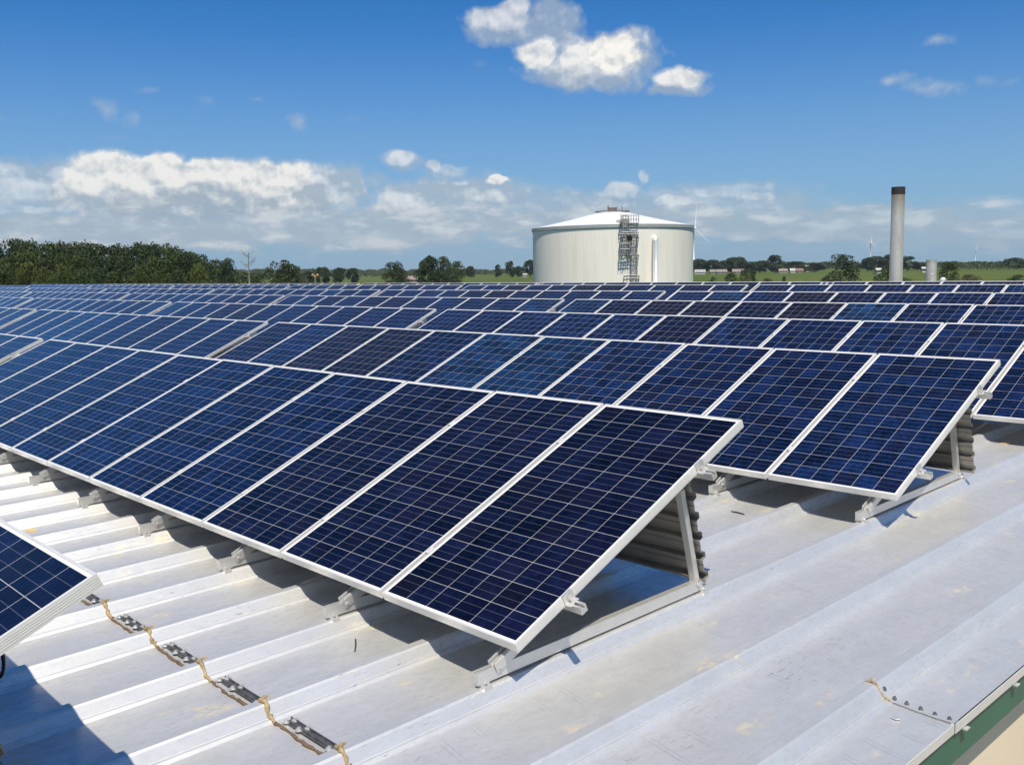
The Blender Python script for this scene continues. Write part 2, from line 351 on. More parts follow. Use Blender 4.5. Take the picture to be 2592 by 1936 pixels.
# ------------------------------------------------------------------ the building under the array
XL, XE, YS, YN = -112.0, 1.445, -9.0, 39.0
bld = thing('industrial_building', 'long metal building with ribbed silver roof carrying the solar array, green trim', 'building', (0, 0, GZ))
def rib_x(k): return -0.09-RIBP*k         # right top edge of rib k
def bpart(mb, name, m, parent=bld, **kw):
    o = mb.build(name, m, parent, **kw)
    if parent is bld: o.location = (0, 0, -GZ)
    return o
def roof():
    mb = MB(); k0, k1 = -2, int((-0.09-XL)/RIBP)
    def prof(k, last):
        X = rib_x(k); P = [(X-.078, -RIBH), (X-.056, 0), (X-.052, .002), (X-.006, .002), (X+.0035, -.006), (X+.032, -RIBH+.024), (X+.042, -RIBH+.023), (X+.045, -RIBH+.017), (X+.049, -RIBH+.017), (X+.052, -RIBH+.021), (X+.064, -RIBH+.009)]
        xr = XE if last else rib_x(k-1)-.078
        a = X+.064
        for d_ in (.02, .045, .075, .11, .15, .20, .26): P.append((a+d_, -RIBH+.009*(1-d_/.26)**2))
        for i in (1, 2): P.append((a+.26+(xr-a-.26)*i/2, -RIBH))
        return P
    def strip(P, ys, dz):
        n = len(P); vs = []
        for y in ys: vs += [(x, y, ztop(y)+z+dz) for x, z in P]
        fs = [(j*n+i, j*n+i+1, (j+1)*n+i+1, (j+1)*n+i) for j in range(len(ys)-1) for i in range(n-1)]
        mb.add(vs, fs)
        # folded lap edge
        y = ys[0]; mb.add([(x, y, ztop(y)+z+dz) for x, z in P]+[(x, y, ztop(y)+z+dz-.005) for x, z in P], [(i, i+1, n+i+1, n+i) for i in range(n-1)])
    for k in range(k0, k1):
        P = prof(k, k == k0)
        lap = 1.10 if k <= -2 else -0.83+rnd.uniform(-.006, .006)
        strip(P, [YS, lap+.05], 0.0)
        strip(P, [lap, 3, 8, 13, RIDGE], .005)
        strip(P, [RIDGE, YN], .005)
    return mb
mb = MB()
rf = bpart(roof(), 'roof', M['roof'])
rf.data.polygons.foreach_set('use_smooth', [abs(p.normal.x) < .14 and abs(p.normal.y) < .1 and p.center.z < ztop(p.center.y)-.04 for p in rf.data.polygons])
def edge():
    e = MB()
    for ya, yb, d in ((YS, 1.095, 0.0), (1.10, 8, .004), (8, RIDGE, .004)):
        za, zb = ztop(ya)-RIBH, ztop(yb)-RIBH
        x0, x1 = XE+.001+d, XE+.005+d
        e.add([(x0, ya, za-.036), (x1, ya, za-.036), (x1, ya, za+.004), (x0, ya, za+.004), (x0, yb, zb-.036), (x1, yb, zb-.036), (x1, yb, zb+.004), (x0, yb, zb+.004)],
              [(0, 1, 2, 3), (7, 6, 5, 4), (0, 4, 5, 1), (1, 5, 6, 2), (2, 6, 7, 3), (3, 7, 4, 0)])
    return e
bpart(edge(), 'edge_flange', M['frame'], rf)
def slanted(x0, x1, ya, yb, top, bot):
    e = MB(); za, zb = ztop(ya)-RIBH, ztop(yb)-RIBH
    e.add([(x0, ya, za-bot), (x1, ya, za-bot), (x1, ya, za-top), (x0, ya, za-top), (x0, yb, zb-bot), (x1, yb, zb-bot), (x1, yb, zb-top), (x0, yb, zb-top)],
          [(0, 1, 2, 3), (7, 6, 5, 4), (0, 4, 5, 1), (1, 5, 6, 2), (2, 6, 7, 3), (3, 7, 4, 0)])
    return e
bevel(bpart(slanted(1.36, 1.438, YS, RIDGE, .037, .185), 'eave_trim', M['green']), .008)
w = MB()
gz = GZ
w.box(XL, 1.34, YS+.1, YS+.3, gz, ZT-RIBH-.30)
w.box(1.14, 1.352, YS+.3, RIDGE, gz, ZT-RIBH-.27); w.box(1.14, 1.352, RIDGE, YN-.3, gz, ZT-RIBH-.27)
w.box(XL, XL+.2, YS+.3, YN-.3, gz, ZT-RIBH-.27); w.box(XL, 1.34, YN-.3, YN-.1, gz, ZT-RIBH-.40)
w.add([(1.352, YS+.3, ZT-RIBH-.27), (1.352, RIDGE, ZT-RIBH-.27), (1.352, RIDGE, ztop(RIDGE)-RIBH-.05), (1.352, YS+.3, ztop(YS)-RIBH-.05)], [(0, 1, 2, 3)])
bpart(w, 'wall', M['wall'])
for yy in (1.19, 1.75, 2.36, 2.96, 3.57):
    cl = MB(); z = ztop(yy)-RIBH; cl.box(XE+.006, XE+.024, yy-.020, yy+.020, z-.047, z-.041); cl.box(XE+.008, XE+.016, yy-.014, yy-.006, z-.041, z-.037); bpart(cl, 'trim_clip', M['screw'], rf)

# the sealed end laps of the sheets
def laps():
    r = random.Random(3)
    for k in range(-1, 7):
        s = MB(); sd_ = MB(); ba = MB(); kn = MB()
        X = rib_x(k); y = -0.83; zt = ZT+SL*y+.004; zp = zt-RIBH
        def pt(x, z): return Vector((x, y-.008+r.uniform(-.006, .006), z))
        rib = [(X-.060, zt-.012), (X-.05, zt+.004), (X-.02, zt+.006), (X, zt+.002), (X+.014, zt-.024), (X+.032, zt-.048), (X+.040, zp+.026), (X+.056, zp+.020), (X+.085, zp+.008)]
        P = []
        for a, b in zip(rib[:-1], rib[1:]):
            for t in (0, .5): P.append(pt(a[0]+(b[0]-a[0])*t, a[1]+(b[1]-a[1])*t))
        P.append(pt(*rib[-1]))
        s.tube(P, [max(.003, .0085+r.uniform(-.005, .0045)) for _ in P], 7)
        kn.tube([pt(X-.05, zt+.004)+Vector((0, .05, 0)), pt(X-.045, zt+.004)+Vector((0, .02, 0)), pt(X-.03, zt+.004), pt(X-.012, zt+.003)], [.004, .011, .014, .010], 7)
        x1 = rib_x(k-1)-.075
        Q = [Vector((x, y-.007+r.uniform(-.006, .006), zp+.001+.009*max(0, 1-(x-X-.064)/.26)**2)) for x in np.linspace(X+.08, x1, 18)]
        sd_.tube(Q, [.0068+r.uniform(-.0035, .003) for _ in Q], 6)
        zb = zp; zp = zp+.006
        x1 -= r.uniform(.0, .03)
        ba.box(X+.10, x1, y+.022, y+.070, zp+.003, zp+.0075, 0)
        ba.box(X+.092, x1, y+.030, y+.036, zp+.0075, zp+.014, 0)
        ba.box(X+.092, x1, y+.058, y+.064, zp+.0075, zp+.014, 0)
        nx = 4
        for i in range(nx):
            if r.random() < .08: continue
            xx = X+.12+(x1-X-.17)*i/(nx-1)+r.uniform(-.012, .012)
            for dy in (.024, .062):
                ba.lathe([(.0001, .022), (.009, .020), (.0095, .013), (.017, .011), (.0175, .0075)], 10, (xx+(dy-.04)*.35, y+dy, zp), 1)
        s.v += kn.v; n0 = len(s.v)-len(kn.v); s.f += [tuple(q+n0 for q in f_) for f_ in kn.f]; s.m += kn.m
        bpart(s, 'sealant_bead', M['sealant'], rf, smooth=True); bpart(sd_, 'sealant_line', M['sealant_dark'], rf, smooth=True)
        bpart(ba, 'lap_batten', [M['batten'], M['screw']], rf)
    # right-hand lap
    t = MB(); X = rib_x(-2); y = 1.095; zt = ZT+SL*y+.004; zp = zt-RIBH
    rib = [(X-.05, zt+.002), (X-.02, zt+.003), (X, zt), (X+.016, zt-.03), (X+.034, zt-.050), (X+.044, zp+.024), (X+.07, zp+.013)]
    t.tube([Vector((a, y-.004+r.uniform(-.004, .004), b)) for a, b in rib], [.003, .006, .005, .004, .005, .004, .002], 6)
    t.tube([Vector((X-.03, y+.06, zt+.001)), Vector((X-.032, y+.02, zt+.002)), Vector((X-.03, y, zt+.002))], [.003, .006, .004], 6)
    bpart(t, 'sealant_bead', M['sealant'], rf, smooth=True)
    t2 = MB(); t2.tube([Vector((x, y-.002+r.uniform(-.002, .002), zp+.0005+.009*max(0, 1-(x-X-.064)/.26)**2)) for x in np.linspace(X+.07, XE-.01, 14)], .0018, 5)
    for x, dz in ((X+.02, .042), (X+.066, .014), (X+.12, .009), (X+.18, .005), (X+.24, .001), (X+.30, .001)):
        t2.lathe([(.0001, .012), (.006, .011), (.0065, .005), (.010, .003), (.0105, 0)], 10, (x, y+.03, zp+dz))
    bpart(t2, 'lap_screws', M['batten'], rf)
laps()

# ------------------------------------------------------------------ solar panels
TILT = 0.4243
GP = 19*RIBP; WP = 1.012
ROWS = [(-3.48, -.03), (0.0, 0.0), (3.482, .075), (6.916, .218), (10.411, .207), (13.89, .20), (17.36, .20), (20.83, .40)]
ROWN = ['foreground', 'front', 'second', 'third', 'fourth', 'fifth', 'sixth', 'seventh']
NG = [1, 2, 3, 4, 5, 6, 7, 7]
def row_z(i): return SL*ROWS[i][0]-(.065 if i == 7 else 0)
sS = Vector((0, math.cos(TILT), math.sin(TILT))); sN = Vector((0, -math.sin(TILT), math.cos(TILT)))

def frame_mb():
    f = MB(); h = PW/2; lip = .0095
    f.box(-h, -h+lip, 0, PL, -PT, 0); f.box(h-lip, h, 0, PL, -PT, 0)
    f.box(-h+lip, h-lip, 0, lip, -PT, 0); f.box(-h+lip, h-lip, PL-lip, PL, -PT, 0)
    # faint extrusion grooves on the outer faces
    for x0, x1 in ((-h-.0008, -h), (h, h+.0008)):
        for z in (-.010, -.018, -.026, -.034): f.box(x0, x1, .002, PL-.002, z-.0018, z+.0018)
    return f
frame_me = frame_mb().mesh('frame', [M['frame']])
def sheet_mb():
    s = MB(); h = PW/2-.0095; a, b = .0095, PL-.0095
    s.add([(-h, a, -.003), (h, a, -.003), (h, b, -.003), (-h, b, -.003)], [(0, 1, 2, 3)], 0)
    s.add([(-h, a, -.008), (h, a, -.008), (h, b, -.008), (-h, b, -.008)], [(3, 2, 1, 0)], 1)
    s.box(-.06, .06, PL-.26, PL-.14, -.030, -.008, 2)
    return s
sheet_me = sheet_mb().mesh('cell_sheet', [M['cells'], M['backsheet'], M['black']])

TONES = {'dark indigo': (.0042, .0058, .0235), 'deep blue': (.0034, .0095, .042), 'royal blue': (.0042, .0130, .053), 'bright blue': (.0050, .022, .068), 'purplish dark': (.0075, .0065, .0165)}
fixed = {}
for k, t in enumerate(['dark indigo', 'dark indigo', 'dark indigo', 'deep blue', 'deep blue', 'royal blue', 'deep blue', 'royal blue', 'deep blue', 'deep blue', 'royal blue']): fixed[(1, 0, k)] = t
for k, t in enumerate(['royal blue', 'deep blue', 'deep blue', 'royal blue', 'bright blue', 'bright blue', 'deep blue', 'purplish dark', 'purplish dark', 'royal blue', 'dark indigo']): fixed[(2, 0, k)] = t
for k, t in enumerate(['deep blue', 'royal blue', 'royal blue', 'deep blue', 'royal blue', 'dark indigo', 'royal blue', 'royal blue', 'royal blue', 'deep blue', 'royal blue']): fixed[(3, 0, k)] = t
for k, t in enumerate(['deep blue', 'royal blue', 'royal blue', 'deep blue', 'bright blue', 'purplish dark', 'dark indigo', 'purplish dark', 'purplish dark', 'dark indigo', 'bright blue']): fixed[(4, 0, k)] = t
fixed[(0, 0, 0)] = 'dark indigo'

def project(p):
    d = p-CAM; z = d.dot(fw)
    return (W/2+F*d.dot(RT)/z, H/2-F*d.dot(UP)/z) if z > .2 else None
cand = []
for i in range(8):
    y0, xo = ROWS[i]
    for g in range(NG[i] if i == 7 else 12):
        for k in range(11):
            xr = xo-g*GP-k*WP
            cs = [project(Vector((x, y0, row_z(i)))+sS*s) for x in (xr, xr-PW) for s in (0, PL)]
            if any(c is None for c in cs): continue
            us = [c[0] for c in cs]; vs = [c[1] for c in cs]
            if max(us) > -6 and min(us) < W and max(vs) > 0 and min(vs) < H:
                area = abs((cs[0][0]-cs[3][0])*(cs[1][1]-cs[2][1])-(cs[0][1]-cs[3][1])*(cs[1][0]-cs[2][0]))
                cand.append((i, g, k, xr, area))
cand.sort(key=lambda c: -c[4])
ones, rest = cand[:300], cand[300:]
ones.sort(key=lambda c: c[:3])
prt = random.Random(11)
for (i, g, k, xr, area) in ones:
    tone = fixed.get((i, g, k)) or prt.choice(['dark indigo', 'deep blue', 'deep blue', 'deep blue', 'royal blue', 'royal blue', 'bright blue', 'purplish dark'])
    if i == 0: lab = 'corner of a dark indigo solar panel rising beside the sealed roof laps'
    else:
        where = 'right-end panel' if k == 0 else ORD[k]+' panel from the right'
        bl = 'right-end' if g == 0 else ORD[g]
        lab = f"{tone} solar {where.replace('panel', 'panel,', 1) if k else 'panel, right end'} in the {bl} block of the {ROWN[i]} row"
        lab = f"{tone} solar panel, {'right end' if k == 0 else ORD[k]+' from right'}, in the {bl} block of the {ROWN[i]} row"
    loc = Vector((xr-PW/2+prt.uniform(-.0015, .0015), ROWS[i][0], row_z(i)+prt.uniform(-.0015, .0015)))
    root = thing('solar_panel', lab, 'solar panel', loc, (TILT+prt.uniform(-.0012, .0012), prt.uniform(-.001, .001), 0), 'solar panels in tilted rows on the roof')
    fr = link('frame', frame_me, root)
    ce = link('cell_sheet', sheet_me, root)
    b = TONES[tone]; j = prt.uniform(.88, 1.12); ce.color = (b[0]*j, b[1]*j, b[2]*j, 1)
for gi, gw in ((0, 'right-end'), (1, 'second')):
    for k in range(2):
        gx = ROWS[7][1]-gi*GP-11*WP-.16; xr = gx+(gx-CAM.x)/(22.57-CAM.y)*3.47+1.0-k*WP
        root = thing('solar_panel', f'solar panel glimpsed through the {gw} gap of the seventh row', 'solar panel', Vector((xr-PW/2, 24.3, row_z(7)-.072)), (TILT, 0, 0), 'solar panels in tilted rows on the roof')
        link('frame', frame_me, root); ce = link('cell_sheet', sheet_me, root); ce.color = (.008, .02, .08, 1)
if rest:
    rm = MB()
    for (i, g, k, xr, area) in rest:
        for src, mo in ((frame_mb(), 0), (sheet_mb(), 1)):
            vs = [Vector((xr-PW/2, ROWS[i][0], row_z(i)))+Vector((1, 0, 0))*v[0]+sS*v[1]+sN*v[2] for v in src.v]
            o = len(rm.v); rm.v += [tuple(v) for v in vs]; rm.f += [tuple(a+o for a in f) for f in src.f]
            rm.m += [0 if mo == 0 else (1 if q == 0 else 2) for q in src.m]
    plain = simple('cells_far', (.008, .02, .08), .16, 0, .3, 6, spec=.3)
    o = rm.build('solar_panels', [M['frame'], plain, M['backsheet']])
    tag(o, 'small far solar panels at the left ends of the rearmost rows', 'solar panels', None, 'stuff')

# ------------------------------------------------------------------ racking
XS = -0.132
RAILP = [(-.020, -.020), (.020, -.020), (.020, .020), (.007, .020), (.007, .010), (.012, .004), (-.012, .004), (-.007, .010), (-.007, .020), (-.020, .020)]
RAFTP = [(-.024, -.028), (.024, -.028), (.024, .028), (.009, .028), (.009, .006), (-.009, .006), (-.009, .028), (-.024, .028)]
def o3(x, s=0.0, n=0.0): return Vector((x, 0, 0))+sS*s+sN*n
X3, Y3, Z3 = Vector((1, 0, 0)), Vector((0, 1, 0)), Vector((0, 0, 1))
def p_cross(s):
    m = MB(); m.prism(RAILP, o3(-11.215, s, -PT-.0205), o3(.082, s, -PT-.0205), sS, sN); return m
def p_rafter(x):
    m = MB(); m.prism(RAFTP, o3(x, -.070, -.118), o3(x, 1.70, -.118), X3, sN)
    m.box(.0245, .0275, -.055, .055, -.024, .024, 0, Matrix.Translation(o3(x, -.02, -.118)) @ Matrix.Rotation(TILT, 4, 'X'))
    return m
def zr(y): return ZT+.0145+SL*y
def p_base(x):
    m = MB(); a, b = Vector((x, -.125, zr(-.125)+.034)), Vector((x, 1.575, zr(1.575)+.034))
    m.prism([(-.020, -.028), (.020, -.028), (.020, .028), (.006, .028), (.006, .016), (-.006, .016), (-.006, .028), (-.020, .028)], a, b, X3, Vector((0, -SL, 1)))
    return m
def p_post(x):
    m = MB(); m.bar((x, 1.352, .440), (x, 1.500, -.128), .040, .036); return m
def p_clamp(x, y):
    m = MB(); z = zr(y)
    m.box(x+.0205, x+.0255, y-.025, y+.025, z-.004, z+.030); m.box(x-.030, x+.046, y-.024, y+.024, z-.0080, z-.0008)
    m.box(x+.0415, x+.0475, y-.024, y+.024, z-.056, z-.0085)
    m.box(x-.024, x+.0415, y-.018, y+.018, z-.0119, z-.0082)
    m.tube([(x+.0255, y, z+.014), (x+.034, y, z+.014)], .007, 6); return m
def p_bolt(x):
    m = MB()
    c = o3(x, -.055, -.122); m.tube([c+X3*.0245, c+X3*.036], .0085, 6); m.tube([c+X3*.0235, c+X3*.0255], .014, 10)
    c = Vector((x, 1.497, -.115)); m.tube([c+X3*.020, c+X3*.034], .0085, 6); m.tube([c+X3*.0195, c+X3*.0225], .014, 10)
    return m
def p_deflector():
    m = MB(); top = Vector((0, 1.372, .475)); bot = Vector((0, 1.517, -.105)); d = (top-bot); Ln = d.length; d = d.normalized()
    nn = X3.cross(d).normalized()
    if nn.y < 0: nn = -nn
    prof = [(0, .012)]; pitch = Ln/5
    for r in range(5):
        t = r*pitch+.012
        prof += [(t, .012), (t+.010, .042), (t+.042, .042), (t+.052, .012), (t+.088, .012), (t+.090, .016), (t+.094, .016), (t+.096, .012)]
    prof += [(Ln, .012)]
    xs = np.linspace(-11.10, -.082, 8); n = len(prof)
    vs = [bot+d*t+nn*q+X3*x for x in xs for t, q in prof]
    m.add(vs, [(j*n+i, j*n+i+1, (j+1)*n+i+1, (j+1)*n+i) for j in range(len(xs)-1) for i in range(n-1)])
    return m
def p_modclamp(x, s):
    m = MB(); T = Matrix.Translation(o3(x, s, 0)) @ Matrix.Rotation(TILT, 4, 'X')
    m.box(-.019, .019, -.025, .025, .0005, .0042, 0, T); m.tube([T @ Vector((0, 0, .004)), T @ Vector((0, 0, .010))], .0065, 6); m.box(-.007, .007, -.025, .025, -.040, .0005, 0, T); return m
def p_endclamp(s):
    m = MB(); T = Matrix.Translation(o3(0, s, 0)) @ Matrix.Rotation(TILT, 4, 'X')
    m.box(.0015, .0055, -.032, .032, -PT, .004, 0, T); m.box(-.009, .0015, -.032, .032, .0008, .0042, 0, T)
    m.box(.0055, .034, -.032, .032, -PT-.0008, -PT+.0035, 0, T); m.tube([T @ Vector((.020, 0, -PT)), T @ Vector((.020, 0, -.012))], .006, 6); return m
def supports(): return [XS-2*RIBP*j for j in range(10)]
parts = {}
def solid_deflector(o):
    md = o.modifiers.new('sheet', 'SOLIDIFY'); md.thickness = .0012; return o
protos = []
def detailed(root):
    A, D = M['rail'], M['deflector']
    if not protos:
        lst = [('cross_rail', p_cross(.36), A), ('cross_rail', p_cross(1.47), A)]
        for x in supports():
            lst += [('base_rail', p_base(x), A), ('rafter', p_rafter(x), A), ('rear_post', p_post(x), A), ('seam_clamp', p_clamp(x, -.085), A), ('seam_clamp', p_clamp(x, 1.54), A), ('bolts', p_bolt(x), M['screw'])]
        for k in range(1, 11):
            for s in (.36, 1.47): lst.append(('module_clamp', p_modclamp(-k*WP+.010, s), M['frame']))
        for s in (.36, 1.47): lst.append(('end_clamp', p_endclamp(s), M['rail']))
        lst.append(('wind_deflector', p_deflector(), D))
        for nme, mb_, mt in lst: protos.append((nme, mb_.mesh(nme, [mt])))
    for nme, me in protos:
        o = link(nme, me, root)
        if nme == 'wind_deflector': solid_deflector(o)
simple_me = []
def plain_rack():
    if not simple_me:
        m = MB()
        for s in (.36, 1.47):
            for src, mi in ((p_cross(s), 0), (p_endclamp(s), 0)): m.add(src.v, src.f, mi)
        for x in supports():
            for src in (p_base(x), p_rafter(x), p_post(x)): m.add(src.v, src.f, 0)
        for k in range(1, 11):
            for s in (.36, 1.47):
                src = p_modclamp(-k*WP+.010, s); m.add(src.v, src.f, 0)
        src = p_deflector(); m.add(src.v, src.f, 1)
        simple_me.append(m.mesh('mounting_rack', [M['rail'], M['deflector']]))
    return simple_me[0]
for i in range(8):
    for g in range(NG[i]):
        bl = 'right-end' if g == 0 else ORD[g]
        lab = f"grey aluminium racking holding up the {bl} panel block of the {ROWN[i]} row"
        dx = ROWS[i][1]
        loc = (dx-g*GP, ROWS[i][0], row_z(i))
        if (i, g) in ((0, 0), (1, 0), (2, 0), (3, 0)):
            root = thing('mounting_rack', lab, 'mounting rack', loc, (0, 0, 0), 'aluminium racks under the panel blocks'); detailed(root)
            # the frames stand on the ribs, whatever the side offset of the row's panels
            for ch in root.children:
                if ch.name.split('.')[0] in ('base_rail', 'rafter', 'rear_post', 'seam_clamp', 'bolts'): ch.location.x = -dx if i else 0.03-RIBP
        else:
            o = link('mounting_rack', plain_rack()); o.location = loc
            tag(o, lab, 'mounting rack', 'aluminium racks under the panel blocks')

# black cable loop hanging under the foreground panel
def cable():
    m = MB(); c = Vector((-2.03, -2.0, -.10)); d = ray(-6, 1676)
    p = CAM+d*((-.12-CAM.z)/d.z)
    m.tube([p+RT*(.05*math.cos(t))*.55+UP*(.07*math.sin(t))-fw*0.02*t/6 for t in np.linspace(-2.2, 2.0, 18)], .009, 8)
    tag(m.build('cable', M['black'], smooth=True), 'black cable loop hanging under the corner of the foreground panel', 'cable')
cable()
# small litter on the roof
def on_roof(u, v, dz):
    d = ray(u, v); t = (ZT-dz+SL*CAM.y-CAM.z)/(d.z-SL*d.y); return CAM+d*t
def twig(u0_, v0_, u1_, v1_, r, label):
    a, b = on_roof(u0_, v0_, RIBH-r-.006), on_roof(u1_, v1_, RIBH-r-.006)
    m = MB(); mid = (a+b)/2+Vector((.003, .002, .002)); m.tube([a, mid, b], [r, r, r*.7], 6)
    tag(m.build('twig', M['dark_twig']), label, 'twig')
twig(900, 1617, 898, 1648, .004, 'short black rod lying on the roof pan before the front row')
twig(1851, 1294, 1884, 1301, .005, 'thin curved black twig lying in the sunlit gap between the rows')
def scrap(u, v, r, seed, label, m_=None):
    p = on_roof(u, v, RIBH-.008); rr = random.Random(seed); m = MB(); n = 9
    ring = [(r*rr.uniform(.6, 1.2)*math.cos(2*math.pi*k/n)*1.5, r*rr.uniform(.6, 1.1)*math.sin(2*math.pi*k/n)) for k in range(n)]
    m.prism(ring, p, p+Vector((0, .0, .008)), Vector((1, .2, 0)), Vector((-.2, 1, 0)))
    tag(bevel(m.build('debris_scrap', m_ or M['tan']), .002), label, 'debris')
scrap(78, 1343, .04, 1, 'crumpled tan scrap on the white roof pan behind the foreground panel')
scrap(2543, 1122, .035, 2, 'dry tan leaf scrap beside the rib at the second row end')
scrap(2267, 1819, .012, 5, 'small pale chip lying on the outermost roof pan', M['screw'])

# ------------------------------------------------------------------ storage tank
def tank():
    D_ = 112.0; c = at(1550.5, D_); R = 9.05
    zw = zat(1550, 567.5, D_-R)-GZ; zp = zat(1546, 537.5, D_)-GZ
    m, nt, b = mat('tank_cladding')
    tc = N(nt, 'ShaderNodeTexCoord').outputs['Object']; sp = N(nt, 'ShaderNodeSeparateXYZ'); nt.links.new(tc, sp.inputs[0])
    ang = MA(nt, 'MULTIPLY', MA(nt, 'ARCTAN2', sp.outputs[1], sp.outputs[0]), 130.0)
    rb = MA(nt, 'SINE', ang)
    col = MIX(nt, MR(nt, rb, .3, 1.0, 0, .3), c4((.74, .71, .63)), c4((.70, .67, .595)))
    stn = NOISE(nt, MAP(nt, tc, scale=(1, 1, .12)), 1.3, 5, .6)
    col = MIX(nt, MR(nt, stn, .45, .75, 0, .25), col, c4((.52, .48, .36)))
    nt.links.new(col, b.inputs['Base Color']); b.inputs['Roughness'].default_value = .55
    bp = N(nt, 'ShaderNodeBump'); bp.inputs['Strength'].default_value = .12; bp.inputs['Distance'].default_value = .02
    nt.links.new(rb, bp.inputs['Height']); nt.links.new(bp.outputs[0], b.inputs['Normal'])
    t = thing('storage_tank', 'large round cream tank with white conical roof and a caged ladder', 'tank', c)
    a = MB(); a.lathe([(R, 0), (R, zw-.35)], 96); a.build('wall', m, t, True)
    a = MB(); a.lathe([(R+.004, zw-.42), (R+.12, zw-.34), (R+.12, zw-.02), (R+.02, zw), (R+.02, zw-.03)], 96)
    a.build('rim', simple('rim_grey', (.36, .38, .37), .5, .3, .1, 1), t, False)
    a = MB(); a.lathe([(R+.10, zw-.01), (R*.62, zw+(zp-zw)*.42), (R*.20, zp-.10), (.9, zp), (.01, zp+.02)], 96)
    rf_ = a.build('roof', simple('white_roof', (.74, .75, .75), .4, .1, .05, .5), t, True)
    st = simple('galvanised_steel', (.34, .35, .34), .5, .4, .2, 3)
    a = MB(); a.lathe([(1.9, zp+.02), (1.95, zp+.02), (1.95, zp+.12), (1.9, zp+.12)], 24)
    a.box(-.35, .3, -.3, .3, zp, zp+.5); a.tube([(-.6, 0, zp), (-.6, 0, zp+.75)], .08); a.tube([(.45, .2, zp), (.45, .2, zp+.55)], .1); a.tube([(-.6, 0, zp+.5), (.45, .2, zp+.45)], .05); a.tube([(1.2, .3, zp), (1.2, .3, zp+.6)], .05)
    a.build('roof_vent', simple('vent_metal', (.20, .17, .15), .6, .4, .2, 3), t)
    # everything fixed to the near wall, laid out in a tangential frame: X along the wall, Y outwards
    out = Vector((CAM.x-c.x, CAM.y-c.y, 0)).normalized(); tan = out.cross(Vector((0, 0, 1)))*-1
    if tan.dot(RT) < 0: tan = -tan
    px = (D_-R)/F
    def P(u, v, o):
        du = (u-1550.5)*px; oo = math.sqrt(max(R*R-du*du, 0))+o
        z = zat(u, v, D_-R)-GZ
        return tan*du+out*oo+Vector((0, 0, z))
    lad = MB()
    def railing(u0_, u1_, v0_, v1_, o0, o1, nb):
        for o in (o0, o1):
            for k in range(nb+1):
                u = u0_+(u1_-u0_)*k/nb; lad.tube([P(u, v0_, o), P(u, v1_, o)], .030, 5)
            for v in (v0_, (v0_+v1_)/2): lad.tube([P(u0_, v, o), P(u1_, v, o)], .030, 5)
        for u in (u0_, u1_):
            for v in (v0_, (v0_+v1_)/2): lad.tube([P(u, v, o0), P(u, v, o1)], .030, 5)
    def caged(u0_, u1_, vt, vb, o0):
        for u in (u0_, u1_): lad.tube([P(u, vt, o0), P(u, vb, o0)], .045, 5)
        n = int((vb-vt)/5.5)
        for k in range(n): lad.tube([P(u0_, vt+(vb-vt)*k/n, o0), P(u1_, vt+(vb-vt)*k/n, o0)], .022, 4)
        uc = (u0_+u1_)/2; hw = (u1_-u0_)/2+2.2
        arc = [(uc+hw*math.cos(a_), o0+.75*math.sin(a_)) for a_ in np.linspace(0, math.pi, 7)]
        for (u, o) in arc[::1]: lad.tube([P(u, vt, o), P(u, vb-10, o)], .022, 4)
        for k in range(int((vb-vt)/13)+1): lad.tube([P(u, vt+13*k, o) for u, o in arc], .025, 4)
    caged(1597.5, 1610, 592, 760, .25)
    caged(1575, 1590, 548, 642, .25)
    lad_p = MB()
    for (ua, ub, v) in ((1569.5, 1616, 645), (1571, 1616, 600), (1571, 1614, 566)):
        for o_ in (.05, .25, .45, .65, .85): lad_p.tube([P(ua, v, o_), P(ub, v, o_)], .035, 4)
        for u_ in np.linspace(ua, ub, 9): lad_p.tube([P(u_, v, .03), P(u_, v, .87)], .03, 4)
    railing(1570, 1593, 617, 644, .1, 1.1, 4); railing(1571.5, 1615.5, 545, 566, .1, 1.1, 7); railing(1571.5, 1614, 588, 599, .1, 1.1, 5)
    railing(1579, 1616, 696, 712, .1, 1.0, 5)
    lad.tube([P(1578, 646, 1.0), P(1596, 655, .1)], .03, 5)
    lo = lad.build('access_ladder', st, t)
    lad_p.build('platform', st, lo)
    a = MB(); q = P(1593, 603, .9); a.box(q.x-.2, q.x+.2, q.y-.2, q.y+.2, q.z-.25, q.z+.25); a.build('control_box', M['black'], lo)
    a = MB(); r_ = .30; pts = [P(1657.5, 770, .55), P(1657.5, 610, .55)]
    top = P(1657.5, 610, .55); inn = P(1657.5, 600, .0)
    for t_ in np.linspace(.15, 1, 7): 
        a_ = t_*math.pi/2; pts.append(top+(Vector((inn.x, inn.y, top.z))-top)*(1-math.cos(a_))+Vector((0, 0, .32*math.sin(a_))))
    a.tube(pts, r_, 20); a.build('overflow_pipe', simple('bright_steel', (.74, .74, .72), .35, .45, .05, 3), t, True)
    # walls of the roof ladder hatch
    a = MB(); q = P(1577, 562, -.6); a.box(q.x-.5, q.x+.5, q.y-.5, q.y+.5, q.z-.3, q.z+.25); a.build('roof_hatch', simple('hatch_tan', (.55, .47, .36), .6, 0, .1, 2), t)
tank()

